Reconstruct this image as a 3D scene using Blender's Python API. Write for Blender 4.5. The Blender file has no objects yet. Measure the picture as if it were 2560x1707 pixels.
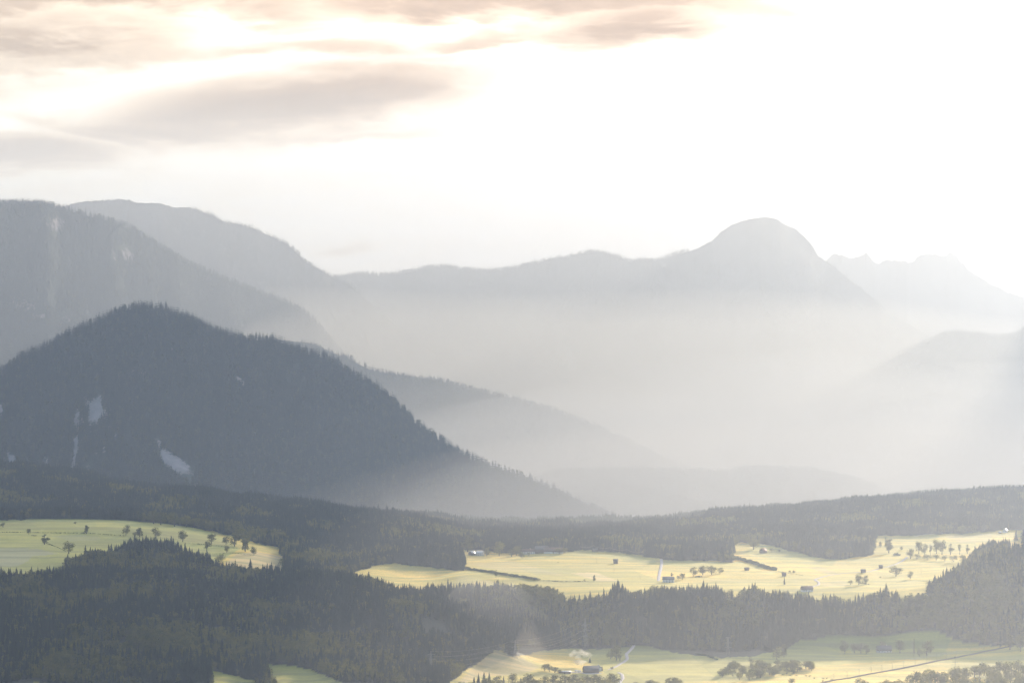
import bpy, math, random
import numpy as np
R = math.radians
rng = np.random.default_rng(7)
random.seed(7)
sc = bpy.context.scene
C = sc.collection

# ---------------------------------------------------------------- camera, sky, sun, exposure
CAMZ = 500.0
F = 2560 * 100 / 36.0                       # focal length in photo pixels
cam = bpy.data.cameras.new("camera"); camo = bpy.data.objects.new("camera", cam); C.objects.link(camo)
cam.lens = 100; cam.sensor_width = 36; cam.clip_start = 1; cam.clip_end = 90000
camo.location = (0, 0, CAMZ); camo.rotation_euler = (R(90), 0, 0)
sc.camera = camo
SUN_AZ, SUN_EL = R(24), R(12.6)               # to the right of the view direction, low
sun = bpy.data.lights.new("sun", 'SUN'); suno = bpy.data.objects.new("sun", sun); C.objects.link(suno)
sun.energy = 4.5; sun.angle = R(2.2); sun.color = (1.0, 0.865, 0.68)
suno.rotation_euler = (R(90) - SUN_EL, 0, math.pi - SUN_AZ)
suno.location = (3000, 4000, 3000)
sc.view_settings.view_transform = 'Standard'; sc.view_settings.look = 'None'
sc.view_settings.gamma = 1; sc.view_settings.exposure = 1.29
sc.cycles.volume_bounces = 0
sc.cycles.max_bounces = 6
sc.cycles.diffuse_bounces = 3
sc.cycles.transmission_bounces = 4
sc.cycles.use_denoising = True
HAZE_DENSITY = 5.0e-5
HAZE_COLOR = (0.60, 0.745, 1.0, 1)
HAZE_G = 0.47

world = bpy.data.worlds.new("World"); sc.world = world; world.use_nodes = True
def build_world():
    nt = world.node_tree; nt.nodes.clear(); N = nt.nodes; L = nt.links
    out = N.new('ShaderNodeOutputWorld'); bg = N.new('ShaderNodeBackground'); L.new(bg.outputs[0], out.inputs[0])
    sky = N.new('ShaderNodeTexSky'); sky.sky_type = 'NISHITA'; sky.sun_disc = False
    sky.sun_elevation = SUN_EL; sky.sun_rotation = SUN_AZ
    sky.altitude = 700; sky.air_density = 1.0; sky.dust_density = 0.7; sky.ozone_density = 2.0
    bg.inputs[1].default_value = 0.15
    tc = N.new('ShaderNodeTexCoord'); sep = N.new('ShaderNodeSeparateXYZ'); L.new(tc.outputs['Generated'], sep.inputs[0])
    def m(op, a, b=None, c=None, clamp=False):
        n = N.new('ShaderNodeMath'); n.operation = op; n.use_clamp = clamp
        for i, v in enumerate((a, b, c)):
            if v is None: continue
            if isinstance(v, (int, float)): n.inputs[i].default_value = v
            else: L.new(v, n.inputs[i])
        return n.outputs[0]
    az = m('ARCTAN2', sep.outputs[0], sep.outputs[1])
    el = m('ARCSINE', sep.outputs[2])
    comb = N.new('ShaderNodeCombineXYZ'); L.new(az, comb.inputs[0]); L.new(el, comb.inputs[1])
    def noise(scale, sx, sy, detail=5, rough=.55, dist=0.0, off=0.0):
        mp = N.new('ShaderNodeMapping'); L.new(comb.outputs[0], mp.inputs[0])
        mp.inputs['Scale'].default_value = (sx, sy, 1); mp.inputs['Location'].default_value = (off, off * .7, off)
        n = N.new('ShaderNodeTexNoise'); L.new(mp.outputs[0], n.inputs[0]); n.inputs['Scale'].default_value = scale
        n.inputs['Detail'].default_value = detail; n.inputs['Roughness'].default_value = rough; n.inputs['Distortion'].default_value = dist
        return n.outputs[0]
    n1 = noise(10, 1, 3.6, 6, .6, .5); n2 = noise(34, 1, 4.5, 6, .65, .4, 3.1); n3 = noise(5, 1, 2.2, 3, .5, .2, 9.0)
    # cloud banks: (azimuth, elevation, half width, half height, tilt, strength)
    def px(x, y): return ((x - 1280) / F, (853.5 - y) / F)
    banks = [((700, 270), 400, 72, .11, 1.15), ((440, 322), 300, 34, .02, .9), ((980, 215), 260, 42, .10, .6),
             ((40, 392), 270, 42, .04, 1.15), ((300, 5), 640, 60, .0, .75), ((150, 85), 360, 62, -.03, .6), ((1330, 5), 640, 62, -.03, .8), ((250, 140), 380, 46, .03, .42), ((120, 300), 300, 26, .06, .3), ((850, 120), 260, 36, -.05, .4), ((1250, 95), 220, 26, .1, .42), ((1000, 160), 200, 22, .1, .3),
             ((1590, 70), 230, 52, .05, .75), ((1200, 62), 70, 18, -.2, .5),
             ((820, 345), 320, 16, .03, .45), ((650, 125), 180, 30, 0, .35), ((870, 628), 70, 14, .1, .42), ((2560, 620), 220, 34, .1, .3),
             ((150, 200), 260, 90, 0, .22), ((-500, 200), 500, 130, 0, .9), ((-900, 500), 500, 60, 0, .6)]
    tot = None
    wa = m('MULTIPLY', m('SUBTRACT', n1, .5), .030); wb = m('MULTIPLY', m('SUBTRACT', n2, .5), .010)
    azw = m('ADD', az, m('MULTIPLY', wa, 1.6)); elw = m('ADD', m('ADD', el, wa), wb)
    for (c, hw, hh, tilt, s) in banks:
        a0, e0 = px(*c)
        da = m('SUBTRACT', azw, a0); de = m('SUBTRACT', m('SUBTRACT', elw, e0), m('MULTIPLY', da, tilt))
        q = m('ADD', m('POWER', m('ABSOLUTE', m('DIVIDE', da, hw / F)), 2.2), m('POWER', m('ABSOLUTE', m('DIVIDE', de, hh / F)), 2.0))
        v = m('MULTIPLY', m('POWER', 2.718, m('MULTIPLY', q, -0.95)), s)
        tot = v if tot is None else m('MAXIMUM', tot, v)
    tex = m('ADD', m('MULTIPLY', m('SUBTRACT', n2, .5), 1.3), m('MULTIPLY', m('SUBTRACT', n1, .5), 1.2))
    d = m('MULTIPLY', tot, m('ADD', 1.0, tex))
    # thin veil of streaks over the left of the sky, scattered clouds elsewhere on the dome
    leftness = m('MULTIPLY_ADD', az, -3.2, .28, True)
    veil = m('MULTIPLY', m('MULTIPLY', m('SUBTRACT', n2, .38), 1.3, None, True), leftness)
    up = m('MULTIPLY_ADD', el, 4.0, -.75, True)
    far = m('MULTIPLY', m('MULTIPLY', m('SUBTRACT', n3, .48), 4.0, None, True), up)
    d = m('MAXIMUM', m('MAXIMUM', d, m('MULTIPLY', veil, .75)), m('MULTIPLY', far, .8))
    d = m('MINIMUM', d, 1.0)
    # high thin overcast lit through by the low sun: whiter than blue sky
    sx, sy, sz = math.sin(SUN_AZ) * math.cos(SUN_EL), math.cos(SUN_AZ) * math.cos(SUN_EL), math.sin(SUN_EL)
    vm = N.new('ShaderNodeVectorMath'); vm.operation = 'DOT_PRODUCT'; L.new(tc.outputs['Generated'], vm.inputs[0]); vm.inputs[1].default_value = (sx, sy, sz)
    g = m('POWER', m('MAXIMUM', vm.outputs['Value'], 0.0), 3.5)
    glow = N.new('ShaderNodeMix'); glow.data_type = 'RGBA'; glow.blend_type = 'MIX'
    L.new(m('MULTIPLY', g, 1.5, None, True), glow.inputs['Factor'])
    L.new(sky.outputs[0], glow.inputs['A']); glow.inputs['B'].default_value = (6.9, 6.4, 5.9, 1)
    ramp = N.new('ShaderNodeValToRGB'); L.new(d, ramp.inputs[0])
    e = ramp.color_ramp.elements
    e[0].position = 0.0; e[0].color = (1, 1, 1, 1); e[1].position = 1.0; e[1].color = (.33, .235, .15, 1)
    for p_, c_ in ((.12, (.98, .92, .82, 1)), (.35, (.72, .58, .43, 1)), (.65, (.45, .33, .22, 1))):
        x = e.new(p_); x.color = c_
    mul = N.new('ShaderNodeMix'); mul.data_type = 'RGBA'; mul.blend_type = 'MULTIPLY'; mul.inputs['Factor'].default_value = 1
    L.new(glow.outputs['Result'], mul.inputs['A']); L.new(ramp.outputs[0], mul.inputs['B'])
    L.new(mul.outputs['Result'], bg.inputs[0])
build_world()

# ---------------------------------------------------------------- small helpers
def tag(o, label=None, cat=None, group=None, kind=None):
    if label: o["label"] = label
    if cat: o["category"] = cat
    if group: o["group"] = group
    if kind: o["kind"] = kind
    return o
def link(name, me, parent=None, loc=None, rz=0.0):
    o = bpy.data.objects.new(name, me); C.objects.link(o)
    if parent is not None: o.parent = parent
    if loc is not None: o.location = loc
    o.rotation_euler[2] = rz
    return o
def empty(name, loc, rz=0.0):
    return link(name, None, None, loc, rz)
def mesh_np(name, V, Fc, mats=(), smooth=False, fmat=None):
    me = bpy.data.meshes.new(name)
    V = np.asarray(V, np.float32); k = np.array([len(f) for f in Fc]) if isinstance(Fc, list) else np.full(len(Fc), Fc.shape[1])
    idx = np.concatenate([np.asarray(f) for f in Fc]) if isinstance(Fc, list) else Fc.ravel()
    me.vertices.add(len(V)); me.vertices.foreach_set('co', V.ravel())
    me.loops.add(len(idx)); me.loops.foreach_set('vertex_index', idx.astype(np.int32))
    me.polygons.add(len(k)); me.polygons.foreach_set('loop_start', np.concatenate([[0], np.cumsum(k)[:-1]]).astype(np.int32))
    if smooth: me.polygons.foreach_set('use_smooth', np.ones(len(k), bool))
    for m_ in mats: me.materials.append(m_)
    if fmat is not None: me.polygons.foreach_set('material_index', np.asarray(fmat, np.int32))
    me.update(calc_edges=True)
    return me
class MB:
    """collects boxes, tubes and prisms; build() links them as one mesh object"""
    def __init__(s): s.V = []; s.F = []
    def add(s, V, Fc):
        b = len(s.V); s.V += [tuple(v) for v in V]; s.F += [tuple(i + b for i in f) for f in Fc]; return s
    def box(s, x0, x1, y0, y1, z0, z1):
        return s.add([(x, y, z) for z in (z0, z1) for y in (y0, y1) for x in (x0, x1)],
                     [(0, 2, 3, 1), (4, 5, 7, 6), (0, 1, 5, 4), (2, 6, 7, 3), (0, 4, 6, 2), (1, 3, 7, 5)])
    def tube(s, p, q, r0, r1=None, n=5):
        r1 = r0 if r1 is None else r1
        p = np.array(p, float); q = np.array(q, float); d = q - p; d /= (np.linalg.norm(d) + 1e-9)
        a = np.cross(d, (0, 0, 1) if abs(d[2]) < .9 else (1, 0, 0)); a /= np.linalg.norm(a); b = np.cross(d, a)
        V = []
        for c, r in ((p, r0), (q, r1)):
            for i in range(n):
                t = 2 * math.pi * i / n; V.append(c + r * (math.cos(t) * a + math.sin(t) * b))
        Fc = [(i, (i + 1) % n, n + (i + 1) % n, n + i) for i in range(n)] + [tuple(range(n - 1, -1, -1)), tuple(range(n, 2 * n))]
        return s.add(V, Fc)
    def mesh(s, name, mat, smooth=False):
        return mesh_np(name, s.V, [list(f) for f in s.F], [mat], smooth)
    def build(s, name, mat, parent=None, loc=None, rz=0.0):
        return link(name, s.mesh(name, mat), parent, loc, rz)

# value noise in numpy
_P = rng.random((256, 256))
def vnoise(x, y):
    xi = np.floor(x).astype(int); yi = np.floor(y).astype(int); fx = x - xi; fy = y - yi
    fx = fx * fx * (3 - 2 * fx); fy = fy * fy * (3 - 2 * fy)
    g = lambda a, b: _P[a & 255, b & 255]
    return (g(xi, yi) * (1 - fx) + g(xi + 1, yi) * fx) * (1 - fy) + (g(xi, yi + 1) * (1 - fx) + g(xi + 1, yi + 1) * fx) * fy
def fbm(x, y, o=4):
    s = 0; a = .5
    for i in range(o):
        s = s + a * (vnoise(x, y) - .5) * 2; x = x * 2.03 + 17.1; y = y * 2.03 + 5.7; a *= .5
    return s
def ridged(x, y, o=4):
    s = 0; a = .5
    for i in range(o):
        s = s + a * (1 - np.abs(2 * vnoise(x, y) - 1) * 2); x = x * 2.07 + 31.1; y = y * 2.07 + 9.7; a *= .5
    return s
def pchip(xk, yk, x):
    xk = np.asarray(xk, float); yk = np.asarray(yk, float)
    h = np.diff(xk); d = (yk[1:].T - yk[:-1].T) / h; d = d.T
    m = np.zeros_like(yk)
    w = (d[1:] * d[:-1]) > 0
    hm = 2 * d[1:] * d[:-1] / np.where(w, d[1:] + d[:-1], 1)
    m[1:-1] = np.where(w, hm, 0)
    m[0] = d[0]; m[-1] = d[-1]
    i = np.clip(np.searchsorted(xk, x) - 1, 0, len(h) - 1)
    t = (np.clip(x, xk[0], xk[-1]) - xk[i]) / h[i]
    if yk.ndim == 2: t = t[:, None]; hh = h[i][:, None]
    else: hh = h[i]
    return ((2*t**3 - 3*t**2 + 1) * yk[i] + (t**3 - 2*t**2 + t) * hh * m[i] + (-2*t**3 + 3*t**2) * yk[i+1] + (t**3 - t**2) * hh * m[i+1])
def in_poly(P, x, y):
    x = np.asarray(x, float); y = np.asarray(y, float); r = np.zeros(np.broadcast(x, y).shape, bool); n = len(P)
    for i in range(n):
        x0, y0 = P[i]; x1, y1 = P[(i + 1) % n]
        if y0 == y1: continue
        c = ((y0 > y) != (y1 > y)) & (x < (x1 - x0) * (y - y0) / (y1 - y0) + x0); r ^= c
    return r

# ---------------------------------------------------------------- materials
def new_mat(name):
    m = bpy.data.materials.new(name); m.use_nodes = True; nt = m.node_tree; nt.nodes.clear()
    return m, nt.nodes, nt.links
def foliage(name, c0, c1, transl=.35, tcol=None):
    m, N, L = new_mat(name)
    out = N.new('ShaderNodeOutputMaterial'); mix = N.new('ShaderNodeMixShader'); d = N.new('ShaderNodeBsdfDiffuse'); t = N.new('ShaderNodeBsdfTranslucent')
    oi = N.new('ShaderNodeObjectInfo'); geo = N.new('ShaderNodeTexCoord'); no = N.new('ShaderNodeTexNoise'); no.inputs['Scale'].default_value = 6
    L.new(geo.outputs['Object'], no.inputs[0])
    ad = N.new('ShaderNodeMath'); ad.operation = 'MULTIPLY_ADD'; L.new(no.outputs[0], ad.inputs[0]); ad.inputs[1].default_value = .6
    L.new(oi.outputs['Random'], ad.inputs[2])
    s = N.new('ShaderNodeMath'); s.operation = 'MULTIPLY'; s.inputs[1].default_value = .68; s.use_clamp = True; L.new(ad.outputs[0], s.inputs[0])
    r = N.new('ShaderNodeValToRGB'); L.new(s.outputs[0], r.inputs[0])
    r.color_ramp.elements[0].color = (*c0, 1); r.color_ramp.elements[1].color = (*c1, 1)
    L.new(r.outputs[0], d.inputs[0])
    g = N.new('ShaderNodeMix'); g.data_type = 'RGBA'; g.blend_type = 'MULTIPLY'; g.inputs['Factor'].default_value = 1
    L.new(r.outputs[0], g.inputs['A']); g.inputs['B'].default_value = (*(tcol or (1.9, 1.7, .9)), 1)
    L.new(g.outputs['Result'], t.inputs[0])
    mix.inputs[0].default_value = transl; L.new(d.outputs[0], mix.inputs[1]); L.new(t.outputs[0], mix.inputs[2]); L.new(mix.outputs[0], out.inputs[0])
    return m
def plain(name, col, rough=.7, metal=0.0, nscale=3.0, var=.25, spec=.3):
    m, N, L = new_mat(name)
    out = N.new('ShaderNodeOutputMaterial'); b = N.new('ShaderNodeBsdfPrincipled'); L.new(b.outputs[0], out.inputs[0])
    tc = N.new('ShaderNodeTexCoord'); no = N.new('ShaderNodeTexNoise'); no.inputs['Scale'].default_value = nscale; no.inputs['Detail'].default_value = 5
    L.new(tc.outputs['Object'], no.inputs[0]); r = N.new('ShaderNodeValToRGB'); L.new(no.outputs[0], r.inputs[0])
    r.color_ramp.elements[0].position = .3; r.color_ramp.elements[1].position = .7
    r.color_ramp.elements[0].color = (*[c * (1 - var) for c in col], 1); r.color_ramp.elements[1].color = (*[min(1, c * (1 + var)) for c in col], 1)
    L.new(r.outputs[0], b.inputs['Base Color']); b.inputs['Roughness'].default_value = rough; b.inputs['Metallic'].default_value = metal
    b.inputs['Specular IOR Level'].default_value = spec
    return m
M_spruce = foliage('spruce_needles', (.014, .021, .016), (.043, .052, .032), .18)
M_larch = foliage('larch_needles', (.04, .05, .022), (.08, .085, .03), .35)
M_leaf = foliage('broadleaf_leaves', (.042, .054, .022), (.130, .135, .050), .5, (2.1, 1.8, .9))
M_dark = foliage('mountain_needles', (.016, .023, .020), (.036, .046, .032), .2)
M_farleaf = foliage('mountain_leaves', (.03, .042, .022), (.07, .08, .035), .35)
M_bark = plain('bark', (.09, .07, .055), .9, nscale=8)

def ground_mat():
    m, N, L = new_mat('meadow_grass')
    out = N.new('ShaderNodeOutputMaterial'); b = N.new('ShaderNodeBsdfPrincipled'); L.new(b.outputs[0], out.inputs[0])
    geo = N.new('ShaderNodeNewGeometry')
    def noise(scale, sc_, detail=5, rot=0, rough=.55):
        mp = N.new('ShaderNodeMapping'); L.new(geo.outputs['Position'], mp.inputs[0]); mp.inputs['Scale'].default_value = sc_; mp.inputs['Rotation'].default_value = (0, 0, rot)
        n = N.new('ShaderNodeTexNoise'); L.new(mp.outputs[0], n.inputs[0]); n.inputs['Scale'].default_value = scale; n.inputs['Detail'].default_value = detail; n.inputs['Roughness'].default_value = rough
        return n.outputs[0]
    def ramp(f, els):
        r = N.new('ShaderNodeValToRGB'); L.new(f, r.inputs[0]); e = r.color_ramp.elements
        e[0].position, e[0].color = els[0][0], (*els[0][1], 1); e[1].position, e[1].color = els[-1][0], (*els[-1][1], 1)
        for p, c in els[1:-1]: x = e.new(p); x.color = (*c, 1)
        return r.outputs[0]
    def mix(f, a, b_, bt='MIX'):
        n = N.new('ShaderNodeMix'); n.data_type = 'RGBA'; n.blend_type = bt
        for sck, v in (('Factor', f), ('A', a), ('B', b_)):
            if isinstance(v, (float, int)): n.inputs[sck].default_value = v
            elif isinstance(v, tuple): n.inputs[sck].default_value = (*v, 1)
            else: L.new(v, n.inputs[sck])
        return n.outputs['Result']
    big = noise(.0055, (.8, .6, 1), 5, .25, .6)
    mow = noise(.02, (.16, 1.6, 1), 3, .18)
    fine = noise(.25, (1, .6, 1), 6)
    g1 = ramp(big, [(.30, (.20, .205, .022)), (.44, (.37, .305, .032)), (.56, (.56, .40, .042)), (.70, (.70, .47, .08))])
    g2 = ramp(mow, [(.40, (.48, .58, .48)), (.5, (.92, .94, .9)), (.6, (1.28, 1.18, 1.0))])
    g = mix(1.0, g1, g2, 'MULTIPLY')
    g = mix(1.0, g, ramp(fine, [(.3, (.8, .82, .8)), (.7, (1.15, 1.12, 1.1))]), 'MULTIPLY')
    vo = N.new('ShaderNodeTexVoronoi'); vo.inputs['Scale'].default_value = 1.0; vm_ = N.new('ShaderNodeMapping'); L.new(geo.outputs['Position'], vm_.inputs[0]); vm_.inputs['Scale'].default_value = (.0075, .0042, .0001); vm_.inputs['Rotation'].default_value = (0, 0, .35); L.new(vm_.outputs[0], vo.inputs['Vector'])
    sp_ = N.new('ShaderNodeSeparateColor'); L.new(vo.outputs['Color'], sp_.inputs[0])
    g = mix(1.0, g, ramp(sp_.outputs[0], [(.0, (.66, .80, .70)), (.35, (.88, .95, .9)), (.65, (1.08, 1.04, 1.0)), (1.0, (1.30, 1.14, 1.05))]), 'MULTIPLY')
    tan = mix(1.0, ramp(noise(.01, (.3, 1.2, 1), 5, .1), [(.35, (.34, .25, .13)), (.65, (.50, .37, .21))]), g2, 'MULTIPLY')
    at = N.new('ShaderNodeAttribute'); at.attribute_name = 'field'
    col = mix(at.outputs['Fac'], g, tan)
    al = N.new('ShaderNodeAttribute'); al.attribute_name = 'lush_shade'
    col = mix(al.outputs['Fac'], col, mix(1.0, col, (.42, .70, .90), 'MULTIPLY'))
    af = N.new('ShaderNodeAttribute'); af.attribute_name = 'woodfloor'
    col = mix(af.outputs['Fac'], col, ramp(fine, [(.3, (.028, .032, .018)), (.7, (.06, .055, .032))]))
    L.new(col, b.inputs['Base Color'])
    b.inputs['Roughness'].default_value = .75; b.inputs['Specular IOR Level'].default_value = .35
    inv = N.new('ShaderNodeMath'); inv.operation = 'SUBTRACT'; inv.inputs[0].default_value = 1; L.new(af.outputs['Fac'], inv.inputs[1])
    sh = N.new('ShaderNodeMath'); sh.operation = 'MULTIPLY'; sh.inputs[1].default_value = .36; L.new(inv.outputs[0], sh.inputs[0])
    L.new(sh.outputs[0], b.inputs['Sheen Weight']); b.inputs['Sheen Roughness'].default_value = .5; b.inputs['Sheen Tint'].default_value = (1.0, .78, .28, 1)
    bump = N.new('ShaderNodeBump'); bump.inputs['Strength'].default_value = .6; bump.inputs['Distance'].default_value = 1.2; L.new(noise(.12, (1, 1, 1), 6), bump.inputs['Height'])
    L.new(bump.outputs[0], b.inputs['Normal'])
    return m
M_ground = ground_mat()
def mountain_mat(name, rockc, woodc, rock_bias=0.0):
    m, N, L = new_mat(name)
    out = N.new('ShaderNodeOutputMaterial'); b = N.new('ShaderNodeBsdfPrincipled'); L.new(b.outputs[0], out.inputs[0])
    geo = N.new('ShaderNodeNewGeometry')
    mp = N.new('ShaderNodeMapping'); L.new(geo.outputs['Position'], mp.inputs[0]); mp.inputs['Scale'].default_value = (1, .8, .6)
    n1 = N.new('ShaderNodeTexNoise'); L.new(mp.outputs[0], n1.inputs[0]); n1.inputs['Scale'].default_value = .02; n1.inputs['Detail'].default_value = 8; n1.inputs['Roughness'].default_value = .65
    n2 = N.new('ShaderNodeTexNoise'); L.new(mp.outputs[0], n2.inputs[0]); n2.inputs['Scale'].default_value = .006; n2.inputs['Detail'].default_value = 7; n2.inputs['Roughness'].default_value = .6
    at = N.new('ShaderNodeAttribute'); at.attribute_name = 'rock'
    a1 = N.new('ShaderNodeMath'); a1.operation = 'MULTIPLY_ADD'; L.new(at.outputs['Fac'], a1.inputs[0]); a1.inputs[1].default_value = .58; n3 = N.new('ShaderNodeTexNoise'); L.new(mp.outputs[0], n3.inputs[0]); n3.inputs['Scale'].default_value = .055; n3.inputs['Detail'].default_value = 9; n3.inputs['Roughness'].default_value = .75; L.new(n3.outputs[0], a1.inputs[2])
    rp = N.new('ShaderNodeValToRGB'); L.new(a1.outputs[0], rp.inputs[0]); rp.color_ramp.elements[0].position = .77 - rock_bias; rp.color_ramp.elements[1].position = .90 - rock_bias
    rc = N.new('ShaderNodeValToRGB'); L.new(n1.outputs[0], rc.inputs[0]); rc.color_ramp.elements[0].position = .3; rc.color_ramp.elements[1].position = .7
    rc.color_ramp.elements[0].color = (*[c * .6 for c in rockc], 1); rc.color_ramp.elements[1].color = (*[c * 1.25 for c in rockc], 1)
    wc = N.new('ShaderNodeValToRGB'); L.new(n2.outputs[0], wc.inputs[0]); wc.color_ramp.elements[0].position = .35; wc.color_ramp.elements[1].position = .65
    wc.color_ramp.elements[0].color = (*[c * .7 for c in woodc], 1); wc.color_ramp.elements[1].color = (*[c * 1.5 for c in woodc], 1)
    mx = N.new('ShaderNodeMix'); mx.data_type = 'RGBA'; L.new(rp.outputs[0], mx.inputs['Factor']); L.new(wc.outputs[0], mx.inputs['A']); L.new(rc.outputs[0], mx.inputs['B'])
    L.new(mx.outputs['Result'], b.inputs['Base Color']); b.inputs['Roughness'].default_value = .95; b.inputs['Specular IOR Level'].default_value = .1
    bp = N.new('ShaderNodeBump'); bp.inputs['Strength'].default_value = .9; bp.inputs['Distance'].default_value = 14; L.new(n1.outputs[0], bp.inputs['Height']); L.new(bp.outputs[0], b.inputs['Normal'])
    return m
ROCK = (.36, .31, .30); WOOD = (.035, .045, .028)
M_mt_wood = mountain_mat('wooded_mountainside', ROCK, WOOD)
M_mt_rock = mountain_mat('rocky_mountainside', (.26, .235, .225), (.10, .10, .085), .24)

# ---------------------------------------------------------------- near terrain (valley, hills, plateau)
PXK = [-2200, -500, 0, 300, 600, 900, 1076, 1190, 1260, 1400, 1600, 1800, 2000, 2200, 2300, 2400, 2560, 3000, 4600]
ZT = [
 (20,   [494]*19), (100, [468]*19), (500, [385]*19), (1000, [285]*19), (2000, [150]*19), (2700, [88]*19),
 #        -2200 -500   0  300  600  900 1076 1190 1260 1400 1600 1800 2000 2200 2300 2400 2560 3000 4600
 (3300, [ 40,  40,  34,  34,  34,  32,  28,  24,  22,  20,  20,  20,  20,  20,  20,  20,  20,  20,  20]),
 (3700, [ 60,  50,  40,  40,  38,  36,  30,  24,  21,  19,  18,  18,  18,  18,  18,  18,  18,  18,  20]),
 (3900, [ 80,  70,  56,  54,  48,  42,  34,  26,  21,  19,  18,  18,  18,  18,  18,  18,  18,  18,  20]),
 (4050, [ 95,  88,  75,  70,  64,  52,  40,  30,  24,  20,  19,  19,  19,  18,  18,  18,  18,  18,  22]),
 (4200, [110, 102,  92,  88,  80,  66,  56,  45,  33,  21,  20,  20,  20,  20,  20,  20,  20,  20,  24]),
 (4300, [118, 111, 103,  99,  91,  84,  78,  50,  28,  22,  21,  21,  21,  21,  21,  21,  22,  26,  40]),
 (4400, [125, 118, 112, 108, 99, 96, 82, 44, 30, 26, 23, 22, 22, 21, 22, 24, 30, 40, 60]),
 (4500, [132, 126, 122, 118, 107, 110, 72, 56, 52, 54, 60, 54, 52, 50, 58, 60, 55, 70, 90]),
 (4600, [138, 132, 129, 124, 114, 104, 72, 78, 80, 83, 88, 86, 84, 82, 90, 88, 85, 95, 130]),
 (4700, [144, 138, 135, 131, 121, 98, 78, 90, 91, 92, 93, 92, 91, 90, 95, 104, 108, 125, 170]),
 (4800, [150, 144, 141, 138, 128, 95, 84, 93, 94, 94, 94, 93, 93, 92, 95, 111, 126, 145, 190]),
 (4900, [156, 150, 147, 146, 133, 95, 87, 95, 95, 95, 94, 93, 93, 93, 95, 108, 138, 160, 200]),
 (5000, [160, 156, 153, 153, 137, 96, 89, 95, 95, 96, 95, 94, 93, 93, 95, 101, 143, 170, 210]),
 (5200, [166, 164, 164, 167, 142, 102, 96, 96, 96, 97, 95, 94, 93, 93, 95, 97, 128, 165, 210]),
 (5300, [167, 166, 167, 166, 143, 108, 100, 96, 96, 99, 95, 94, 94, 94, 96, 98, 114, 155, 205]),
 (5400, [165, 163, 163, 158, 144, 115, 105,  97,  97, 101,  96,  94,  95,  95,  97,  99, 108, 145, 200]),
 (5600, [160, 155, 152, 148, 150, 130, 115,  98,  98, 100,  97,  94,  98,  98, 100, 101, 105, 130, 190]),
 (5800, [175, 168, 164, 158, 158, 137, 124,  97,  97,  98,  96,  96, 102, 102, 103, 104, 105, 120, 190]),
 (6000, [200, 190, 186, 168, 155, 120, 110,  90,  88,  86,  90,  98, 105, 106, 106, 107, 107, 118, 190]),
 (6200, [220, 208, 203, 172, 145, 100,  92,  80,  78,  76,  84,  99, 107, 113, 113, 114, 114, 120, 190]),
 (6500, [215, 205, 198, 160, 120,  80,  76,  65,  60,  60,  74,  94, 108, 121, 121, 122, 125, 132, 190]),
 (6800, [180, 170, 160, 130,  90,  60,  60,  50,  50,  50,  60,  80,  96, 116, 118, 120, 126, 134, 190]),
 (7100, [110, 100,  90,  70,  50,  40,  40,  40,  40,  40,  44,  60,  72,  90,  95, 100, 108, 125, 180]),
 (7600, [ 10]*17 + [60, 120]), (8600, [0]*19), (32000, [0]*19)]
Yrows = np.concatenate([np.geomspace(20, 3000, 40)[:-1], np.arange(3000, 3800, 40), np.arange(3800, 6600, 9), np.arange(6600, 8000, 30), np.geomspace(8000, 32000, 26)])
Ucols = np.concatenate([np.linspace(-.50, -.22, 30)[:-1], np.arange(-.22, .22, .00072), np.linspace(.22, .50, 30)])
_k = np.array([r for _, r in ZT], float); _ky = np.array([y for y, _ in ZT], float)
_A = pchip(_ky, _k, Yrows)
_ku = (np.array(PXK, float) - 1280) / F
Z = pchip(_ku, _A.T.copy(), Ucols).T
UU, YY = np.meshgrid(Ucols, Yrows)
XX = UU * np.maximum(YY, 2500)
def dist_wt(Y): return np.clip((Y - 2500) / 1000, 0, 1) * np.clip((8200 - Y) / 500, 0, 1)
Z = Z + fbm(XX / 210, YY / 260, 4) * 5.5 * dist_wt(YY) + fbm(XX / 62 + 9, YY / 75, 3) * 1.7 * dist_wt(YY)
# sunlit knoll beside the pylon field
def bump_at(px, Y, rx, ry, h):
    global Z
    x0 = (px - 1280) / F * Y
    q = ((XX - x0) / rx) ** 2 + ((YY - Y) / ry) ** 2
    Z = Z + h * np.exp(-q)
bump_at(1255, 4205, 38, 75, 10)
bump_at(1205, 4210, 34, 80, 6)
_near = np.clip((4580 - YY) / 120, 0, 1) * np.clip((YY - 3300) / 300, 0, 1) * np.clip((1250 - (1280 + F * UU)) / 200, 0, 1)
Z = Z + ridged(XX / 170 + 2, YY / 340 + 5, 3) * 15 * _near
_bk = np.clip((YY - np.where(UU < -.03, 5750, 6340)) / 160, 0, 1) * np.clip((7050 - YY) / 250, 0, 1)
Z = Z + (ridged(XX / 260 + 11, YY / 420 + 3, 2) - .1) * 22 * _bk
_kn = np.exp(-(((XX + 25) / 60) ** 2 + ((YY - 4205) / 90) ** 2)); Z = Z + fbm(XX / 17, YY / 34, 3) * 1.6 * _kn
def terr(x, Y):
    x = np.asarray(x, float); Y = np.asarray(Y, float); u = x / np.maximum(Y, 2500)
    j = np.clip(np.searchsorted(Ucols, u) - 1, 0, len(Ucols) - 2); i = np.clip(np.searchsorted(Yrows, Y) - 1, 0, len(Yrows) - 2)
    a = np.clip((u - Ucols[j]) / (Ucols[j + 1] - Ucols[j]), 0, 1); b = np.clip((Y - Yrows[i]) / (Yrows[i + 1] - Yrows[i]), 0, 1)
    return (Z[i, j] * (1 - a) + Z[i, j + 1] * a) * (1 - b) + (Z[i + 1, j] * (1 - a) + Z[i + 1, j + 1] * a) * b
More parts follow.
